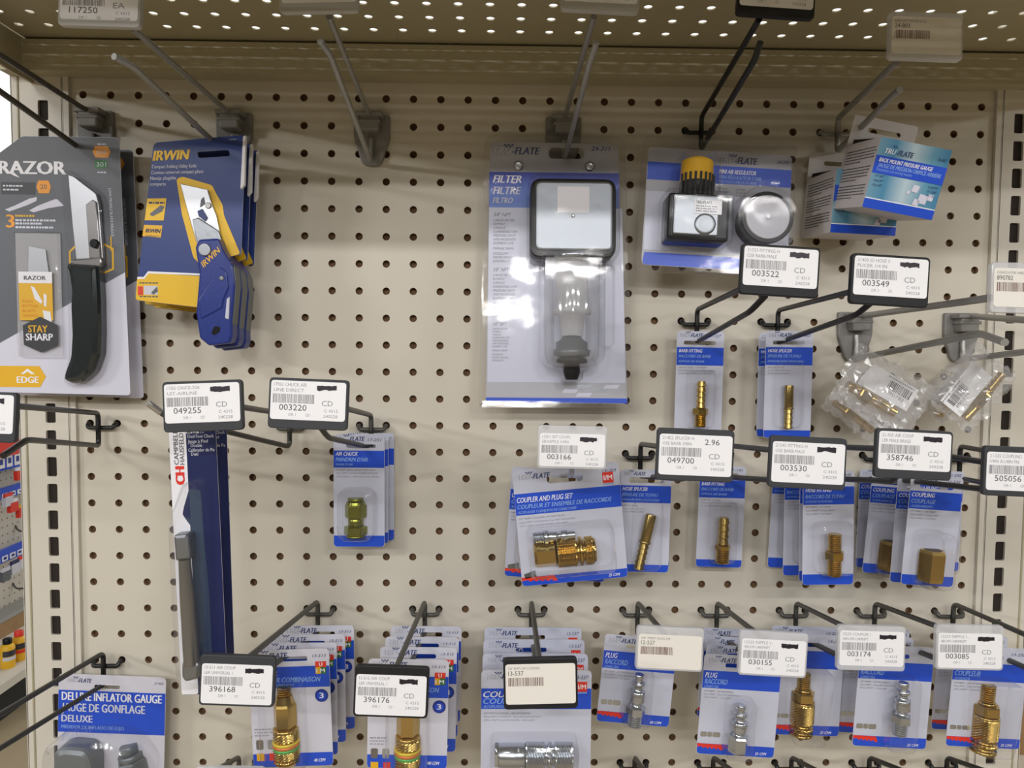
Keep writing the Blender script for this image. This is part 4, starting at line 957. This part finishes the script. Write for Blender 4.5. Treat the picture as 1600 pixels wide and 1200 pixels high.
# ---- coupler and plug sets
p = smallcard('coupler_set_pack', 'tilted card with a brass coupler and steel plug set, in front', 800, 736, .082, 5.6, 167, 184, (37, 71), [('COUPLER AND PLUG SET', 51, 88, 8, WT), ('COUPLEUR ET ENSEMBLE DE RACCORDS', 61, 148, 6.6, BT), ('ACOPLADOR Y CONJUNTO DE CONECTORES', 68.5, 92, 4, BT)], '13-203', (53, 12, 110, 25), bottom=14, red=True, cfm='25 CFM', group='coupler and plug set cards', logo=15, logo_w=50, im=(140, 15, 17), small=((78, 72, '1/4" FNPT COUPLER-1/4" NPT PLUG'), (84, 88, '1/4 po FNPT COUPLEUR-1/4 po NPT RACCORDS'), (89.5, 76, '1/4 in FNPT ACOPLADOR-1/4 in NPT')), r=7)
p.fitting('coupler', 23, 135, [('h', 36, 20), ('k', 30, 23), ('g', 5, 21), ('c', 4, 23), ('g', 5, 21), ('k', 12, 23), ('c', 4, 19)], 'brass', ang=90 , y=2)
p.fitting('plug', 23, 108, [('t', 18, 9.5), ('c', 6, 11), ('c', 14, 8), ('g', 6, 7), ('c', 10, 9), ('x', 12, 7, 6)], 'steel', ang=90, y=4)
coldome(p, 14, 88, 146, 162, 50, 12, 8); p.poly([(4, 165), (22, 160), (24, 170), (6, 172)], 'steel', 2); p.done()
p.copy('coupler and plug set card behind, leaning the other way', 0, 0, 800, 729, .045, roll=-3.5)

# ---- lower hose splicers
p = smallcard('hose_splicer_pack', 'front hose splicer card beside the coupler set, brass splicer tilted', 970, 733, .066, -1, 80, 162, (25, 52), [('HOSE SPLICER', 33, 39, 5.4, WT), ('ÉPISSURE DE TUYAU', 42, 56, 5, BT), ('EMPALME PARA MANGUERA', 49, 58, 3.2, BT)], '21-402', (13, 12, 68, 21), small=((58, 26, '3/8" I.D. HOSE'), (63, 36, '9 mm BOYAU D.I.'), (67.5, 34, '9 mm MANGUERA')), group='lower hose splicer cards', logo=9, logo_w=34)
p.fitting('hose_splicer', 48, 68, [('c', 42, 8.2), ('c', 4, 9), ('b', 42, 8)], 'brass_dark', ang=-11); coldome(p, 20, 46, 66, 156, 20, 14, 6); p.done()
p.copy('rear hose splicer card, edges showing behind the front one', 0, 0, 968, 735, .043, roll=1.2)
# ---- lower barb fitting
p = smallcard('barb_fitting_pack', 'barb fitting card hanging alone between tags 049700 and 003530', 1094, 727, .018, -1.3, 72, 160, (22, 50), [('BARB FITTING', 31, 36, 5, WT), ('RACCORD DE BARB', 39, 50, 4.6, BT), ('ESPIGA DE BARB', 46, 40, 3.2, BT)], '21-141', (11, 11, 61, 18), small=((55, 30, '1/4" I.D. HOSE'), (59.5, 58, '6 mm BOYAU D.I. / 3/8 po MNPT'), (64, 50, '6 mm MANGUERA / 3/8 MNPT')), group='barb fitting cards', logo=8, logo_w=36)
p.fitting('barb_fitting', 37, 78, [('b', 43, 8.5), ('h', 7, 12), ('t', 21, 10.5)], 'brass'); coldome(p, 16, 54, 58, 150, 23, 12, 6); p.done()
# ---- hose fittings
p = smallcard('hose_fitting_pack', 'front hose fitting card, frontmost of four under tag 358746', 1255, 736, .066, 1.2, 80, 180, (25, 53), [('HOSE FITTING', 33, 41, 5.6, WT), ('RACCORD DE TUYAU', 43, 61, 5.6, BT), ('ACCESORIO DE MANGUERA', 49.5, 42, 3, BT)], '21-345', (13, 12, 68, 20), small=((58, 40, '1/4" MNPT / 1/4" MNPT'), (63.5, 46, '1/4 po MNPT / 1/4 po MNPT'), (69, 42, '1/4 in MNPT / 1/4 MNPT')), bottom=17, group='hose fitting cards', logo=9, logo_w=36)
p.fitting('hose_fitting', 43, 95, [('t', 27, 10), ('h', 13, 14.5), ('t', 26, 10.5)], 'brass'); coldome(p, 14, 78, 76, 160, 28, 16, 7); p.done()
p.copy('hose fitting card just behind the frontmost of the four', 0, 180, 1248, 908, .046, roll=1.0)
p.copy('hose fitting card third from the front of the four', 0, 180, 1223, 899, .027, roll=.4)
p.copy('hose fitting card rearmost of the four against the board', 0, 180, 1199, 886, .007, roll=-1.8)
# ---- couplings
p = smallcard('coupling_pack', 'front coupling card with a hexagonal brass coupling', 1424, 742, .080, -3.5, 82, 172, (24, 52), [('COUPLING', 33, 36, 6.4, WT), ('COUPLAGE', 43, 38, 6.4, BT), ('ACOPLAMIENTO', 49.5, 34, 3.4, BT)], '21-535', (15, 12, 68, 20), small=((57, 40, '1/4" FNPT / 1/4" FNPT'), (62.5, 46, '1/4 po FNPT / 1/4 po FNPT'), (68, 42, '1/4 in FNPT / 1/4 FNPT')), bottom=16, group='coupling cards', logo=9, logo_w=36)
p.fitting('coupling', 42, 113, [('c', .6, 12.5, 'bore_shade'), ('h', 49, 20.5)], 'brass', y=4); coldome(p, 10, 82, 60, 168, 44, 16, 7)  # thin dark disc on the end paints the shaded opening of the coupling
x, z = p.D(42, 112.5); p.done()
p.copy('coupling card second from the front, a thin strip showing', 0, 172, 1390, 909, .059, roll=-2.5)
p.copy('coupling card third from the front, brass half showing', 0, 172, 1347, 894, .028, roll=-4)
p.copy('coupling card rearmost, dark strip at the left of the bunch', 0, 172, 1336, 886, .006, roll=-1)
p.copy('coupling card half hidden behind the front one near the right upright', 82, 0, 1506, 737, .022, roll=-1)

# ---- universal couplers, two bunches
def univ(label, ox, oy, d, roll, code, group, fu, fv, H=186):
    p = smallcard('coupler_pack', label, ox, oy, d, roll, 126, H, (27, 61), [('COUPLER', 41, 40, 8, WT), ('COUPLEUR COMBINAISON', 52, 108, 8, BT), ('ACOPLADOR COMBINADO', 58.5, 66, 4, BT)], code, (52, 11, 92, 19), bottom=22, group=group, logo=13, logo_w=54, small=((128, 28), (133, 28), (138, 24)), r=7, card='grey_print')
    p.rect(104, 20, 121, 29, 'red', 2); p.rect(104, 29, 112, 40, 'yellow', 2); p.rect(112, 29, 121, 40, 'green', 2); p.text('U', 110, 27.5, 5, 6, WT, 4, bold=.03); p.text('I M', 105.5, 37.5, 13, 6, WT, 4, bold=.03)
    p.poly(circle(112, 75, 10.5, 24), 'blue_deep', 2); p.poly(circle(112, 75, 7, 20), 'blue', 3); p.text('3', 109, 79, 6, 8.5, WT, 4, bold=.03)
    p.rect(6, 144, 17, 160, 'steel_dark', 2, r=3); p.rect(24, 144, 35, 160, 'steel', 2, r=3); p.rect(6, 166, 18, 178, 'yellow', 3); p.rect(26, 166, 37, 178, 'red', 3)
    p.text('40 CFM', 96, H - 7, 18, 5, WT, 3, bold=.03, ital=True)
    p.fitting('coupler', fu, fv, [('t', 14, 11), ('x', 12, 12, 15), ('h', 40, 18), ('c', 5, 19.5), ('k', 15, 20.5), ('c', 4, 21, 'yellow_band'), ('c', 5, 21, 'red_band'), ('c', 5, 21, 'green_band'), ('k', 14, 20.5), ('g', 6, 20), ('x', 6, 20, 15)], 'brass', y=1)
    coldome(p, fu - 30, fv - 8, fu + 34, fv + 132, 46, 14, 8); return p.done()
p = univ('frontmost universal coupler card of the left bunch, beside the foot chuck', 388, 1017, .105, 2, '13-513', 'universal couplers under tag 396168', 54, 57, 189)
for px, py, d, L in ((526, 1004, .079, 'second'), (539, 991, .053, 'third'), (553, 977, .026, 'fourth, rearmost')): p.copy('universal coupler card of the left bunch beside the foot chuck, %s from the front' % L, 126, 0, px, py, d, roll=.5)
p = univ('frontmost universal coupler card of the bunch next to the steel couplers', 576, 1029, .112, -1, '13-515', 'universal couplers under tag 396176', 64, 54, 176)
for px, py, d, L in ((714, 1012, .083, 'second'), (717, 996, .055, 'third'), (721, 979, .026, 'fourth, rearmost')): p.copy('universal coupler card of the bunch next to the steel couplers, %s from the front' % L, 126, 0, px, py, d, roll=-.5)
# ---- steel couplers 13-537
p = smallcard('coupler_pack', 'frontmost steel coupler card under tag 13-537', 752, 1047, .11, 0, 173, 190, (29, 62), [('COUPLER', 43, 66, 9.5, WT), ('COUPLEUR', 53.5, 70, 9, BT), ('ACOPLADOR', 60, 36, 4.4, BT)], '13-537', (55, 14, 108, 22), bottom=16, red=True, cfm='40 CFM', group='steel couplers under tag 13-537', logo=14, logo_w=50, im=(150, 18, 16), small=((70, 74, '3/8" FNPT COUPLER - 3/8" I/M DESIGN'), (75.5, 90, '3/8 po FNPT COUPLEUR - 3/8 po I/M CONCEPTION'), (81, 80, '3/8 in FNPT ACOPLADOR - 3/8 in I/M')), r=8, lcap=6)
p.fitting('coupler', 22, 135, [('h', 6, 20), ('c', 42, 19.5), ('k', 30, 21.5), ('g', 5, 20), ('k', 6, 21.5), ('g', 5, 20), ('k', 28, 21.5)], 'steel', ang=90, y=1)
coldome(p, 16, 98, 150, 172, 47, 10, 7); p.done()
for px, py, d, L in ((754, 1021, .081, 'second'), (755.5, 999, .054, 'third'), (757, 980, .026, 'fourth, rearmost')): p.copy('steel coupler card under tag 13-537, %s from the front' % L, 0, 0, px, py, d)
# ---- plugs and brass couplers along the right
PLUG = [('c', 7, 7), ('x', 5, 6, 6), ('c', 5, 9.5), ('g', 9, 8.5), ('c', 6, 11.5), ('x', 10, 11.5, 12), ('g', 8, 10), ('h', 13, 15), ('t', 20, 10.5)]
def plug(label, ox, oy, d, roll, W, H, code, group, fu, fv, cfm='25 CFM', k=1., segs=None):
    p = smallcard('plug_pack', label, ox, oy, d, roll, W, H, (26, 54), [('PLUG', 37, 19, 8, WT), ('RACCORD', 47, 36, 8, BT), ('CONECTOR', 53, 22, 3.6, BT)], code, (34, 13, 78, 20), bottom=17, red=True, cfm=cfm, group=group, logo=12, logo_w=44, small=((60, 46, '1/4" MNPT - 1/4" I/M DESIGN'), (65, 56, '1/4 po MNPT - 1/4 po I/M CONCEPTION'), (70, 42, '1/4 in MNPT - 1/4 in I/M')))
    p.fitting('plug', fu, fv, [(q[0], q[1] * k, q[2] * k) + ((q[3] * k,) if len(q) > 3 else ()) for q in (segs or PLUG)], 'steel')
    for i, (a, w_) in enumerate(((4, 10), (15, 7), (23, 12))): p.rect(a, H - 36, a + w_, H - 28, 'steel', 2, r=2)
    p.blister(rrect(fu - 20, fv - 8, fu + 22, H - 6, 10), 32, 6); return p.done()
plug('single plug card under the clear tag 12-527', 946, 990, .075, -5, 114, 140, '12-527', 'plug cards', 56, 52, '60 CFM')
p = plug('frontmost plug card under the clear tag 030155', 1101, 1021, .098, -3.5, 122, 160, '12-225', 'plug cards under tag 030155', 58, 70, segs=[('c', 7, 7), ('x', 5, 6, 6), ('c', 5, 10), ('g', 9, 9), ('c', 6, 12), ('x', 9, 12, 11), ('g', 7, 10), ('h', 26, 15)])
for px, py, d, L in ((1104, 1007, .073, 'second'), (1101, 993, .049, 'third'), (1098, 980, .024, 'fourth, rearmost')): p.copy('plug card under the clear tag 030155, %s from the front' % L, 0, 0, px, py, d, roll=-2.5)
def bcoup(label, ox, oy, d, roll, W, H, group, fu, fv, k=1.):
    p = smallcard('coupler_pack', label, ox, oy, d, roll, W, H, (26, 54), [('COUPLER', 37, 38, 8, WT), ('COUPLEUR', 47, 40, 8, BT), ('ACOPLADOR', 53, 24, 3.6, BT)], '13-235', (34, 13, 78, 20), bottom=16, red=True, cfm='25 CFM', group=group, logo=12, logo_w=44, small=((60, 46, '1/4" MNPT - 1/4" I/M DESIGN'), (65, 56, '1/4 po MNPT - 1/4 po I/M CONCEPTION'), (70, 42, '1/4 in MNPT - 1/4 in I/M')))
    p.fitting('coupler', fu, fv, [(q[0], q[1] * k, q[2] * k) + tuple(q[3:]) for q in [('t', 25, 10), ('c', 4, 12), ('h', 15, 18), ('c', 3, 18), ('k', 32, 18.5), ('g', 5, 17.5), ('k', 5, 18.5), ('g', 5, 17.5), ('c', 4, 18)]], 'brass', y=1)
    for i, (a, w_) in enumerate(((4, 10), (15, 7), (23, 12))): p.rect(a, H - 34, a + w_, H - 27, 'steel', 2, r=2)
    p.blister(rpoly([(fu - 30, fv - 12), (fu + 34, fv - 12), (fu + 24, fv + 100), (fu - 24, fv + 100)], 10), 42, 6); return p.done()
p = bcoup('front brass coupler card between tags 030155 and 003174', 1205, 989, .062, -2, 116, 161, 'brass coupler cards under tag 003174', 55, 60)
p.copy('brass coupler card behind, grey top edge showing left of tag 003174', 116, 0, 1316, 981, .024)
p = plug('front plug card under the clear tag 003085', 1345, 1006, .088, -3, 116, 162, '12-233', 'plug cards under tag 003085', 63, 50, segs=PLUG)
p.copy('plug card behind, its left edge and red corner showing under tag 003174', 0, 0, 1318, 993, .054, roll=-2)
p.copy('plug card rearmost under tag 003085, grey top edge showing', 0, 0, 1316, 981, .026, roll=-1.5)
p = bcoup('large brass coupler card at the lower right edge of the photo', 1492, 1008, .085, -3, 116, 160, 'brass coupler cards at the lower right', 57, 58, 1.08)
p.copy('brass coupler card behind, a strip showing left of the lower right one', 0, 0, 1466, 991, .045, roll=-2)

# ---- inflator gauge
p = Pack('inflator_gauge_pack', 'silver and blue card with a grey inflator gauge at the lower left', 'blister pack', 92, 1052, .016, -2.2, base=(85, 260))
p.card(rrect(0, 0, 168, 260, 8), 'grey_print', [rrect(56, 16, 96, 22, 3)]); p.rect(.3, 26, 167.7, 94, 'blue', 1)
p.logo(14, 13, 38, 6.5); p.text('17-450', 150, 12, 14, 4, 'navy_ink', 3, ital=True)
p.text('DELUXE INFLATOR GAUGE', 6, 42, 156, 13, WT, 3, bold=.045); p.text('JAUGE DE GONFLAGE', 6, 60, 130, 13, 'grey_text', 3, bold=.04); p.text('DELUXE', 6, 77, 48, 11, 'grey_text', 3, bold=.04); p.text('MEDIDOR DE INFLADO DE LUJO', 6, 88, 98, 5.5, BT, 3, bold=.02)
p.slab(rpoly([(14, 108), (30, 100), (64, 102), (74, 120), (76, 230), (12, 230)], 8), 36, 'gauge_grey', 8, 'gauge_body', 2)
p.slab(rpoly([(28, 138), (40, 132), (58, 136), (64, 150), (64, 200), (24, 200)], 5), 6, 'chrome', 3, 'gauge_window', 37)
p.fitting('air_hose', 112, 110, [('c', 14, 13), ('c', 10, 18), ('h', 24, 22), ('c', 50, 20)], 'gauge_grey', ang=14, y=2)
p.slab(rpoly([(4, 100), (22, 84), (60, 80), (112, 78), (140, 92), (160, 120), (162, 240), (4, 240)], 12), 54, 'blister', 10, 'blister', back=False)
p.sub('gauge_body', 'gauge_window')
p.done()

# ---- clear bags of brass fittings
def bag(label, ox, oy, d, roll, W, H, lab, rods, group, seed, num='', flip=False):
    """bag drawn in its own straight frame: u along, v across"""
    p = Pack('fitting_bag', label, 'plastic bag', ox, oy, d, roll, group, base=(W / 2, H / 2))
    rn = random.Random(seed); k = p.s; N, K = 16, 12; b = p.mb('bag_film')
    def sheet(sg):
        vs = []; 
        for j in range(K + 1):
            for i in range(N + 1):
                a, c = i / N, j / K; ed = min(a, 1 - a, c, 1 - c); puff = min(1, ed * 5) ** .6
                u = a * W + rn.uniform(-2.5, 2.5) + (rn.uniform(-4, 4) if ed == 0 else 0); v = c * H + rn.uniform(-2.5, 2.5) + (rn.uniform(-5, 5) if ed == 0 else 0)
                x, z = p.D(u, v); vs.append((x, (-sg * (9 * puff + rn.uniform(0, 6) * puff) ) * k, z))
        fs = [(j * (N + 1) + i, j * (N + 1) + i + 1, (j + 1) * (N + 1) + i + 1, (j + 1) * (N + 1) + i) for j in range(K) for i in range(N)]
        b.add(vs, fs, 'bag', False)
    sheet(1); sheet(-1)
    q, bar = lab; y = -.0005 - 9 * k
    bb = p.mb('paper_label'); bb.prism([p.DD(q)], y, y + .0003, 'paper')
    (u0, v0), (u1, v1) = bar; u = u0
    while u < u1:
        w_ = rn.choice((.8, 1.2, 2)); p.rect(u, v0, min(u + w_, u1), v1, 'ink', part='paper_label', y=y - .0002); u += w_ + rn.choice((.8, 1.1, 1.6))
    p.text(num, u0 + 2, v1 + 7, (u1 - u0) * .8, 5, 'ink_mid', part='paper_label', y=y - .0002)
    p.words(u0 - 6, u1, v0 - 3, 2, 'ink_light', part='paper_label', seed=seed, y=y - .0002)
    for i, (u, v, ang, segs) in enumerate(rods): p.fitting('brass_fitting#%d' % i, u, v, segs, 'brass', ang=ang, y=-4)
    return p.done()
ROD = [('c', 20, 6.5), ('h', 22, 9), ('c', 24, 7), ('b', 26, 6)]
bag('clear bag with a slanting white label and brass fittings, left of the two bags', 1345, 536, .075, -29, 140, 96, ([(24, 44), (30, 20), (112, 20), (112, 58), (24, 58)], ((66, 28), (106, 42))), [(16, 66, 90, [('c', 22, 8), ('h', 20, 11), ('c', 34, 8.5), ('b', 12, 8)])], 'clear bags of brass fittings', 3, '890782')
bag('clear bag of brass fittings, lower and behind the bag with the slanting label', 1332, 570, .048, -36, 124, 78, ([(26, 42), (100, 42), (100, 58), (26, 58)], ((70, 44), (92, 50))), [(14, 62, 90, [('c', 20, 6), ('h', 20, 8), ('c', 36, 6)])], 'clear bags of brass fittings', 7, '890782')
bag('clear bag with a bright brass barb standing in it, rightmost bag', 1449, 624, .075, 52, 116, 88, ([(8, 12), (86, 12), (86, 52), (8, 52)], ((14, 20), (50, 34))), [(14, 68, 90, [('c', 24, 6.5), ('h', 26, 9), ('c', 8, 7), ('b', 32, 6.5)])], 'clear bags of brass fittings', 11, '890774')
bag('clear bag hidden in the middle between the other brass bags', 1430, 620, .048, 44, 100, 60, ([(10, 12), (78, 12), (78, 34), (10, 34)], ((14, 20), (46, 30))), [(8, 48, 90, [('c', 24, 6), ('h', 18, 8), ('c', 30, 6)])], 'clear bags of brass fittings', 13, '890774')
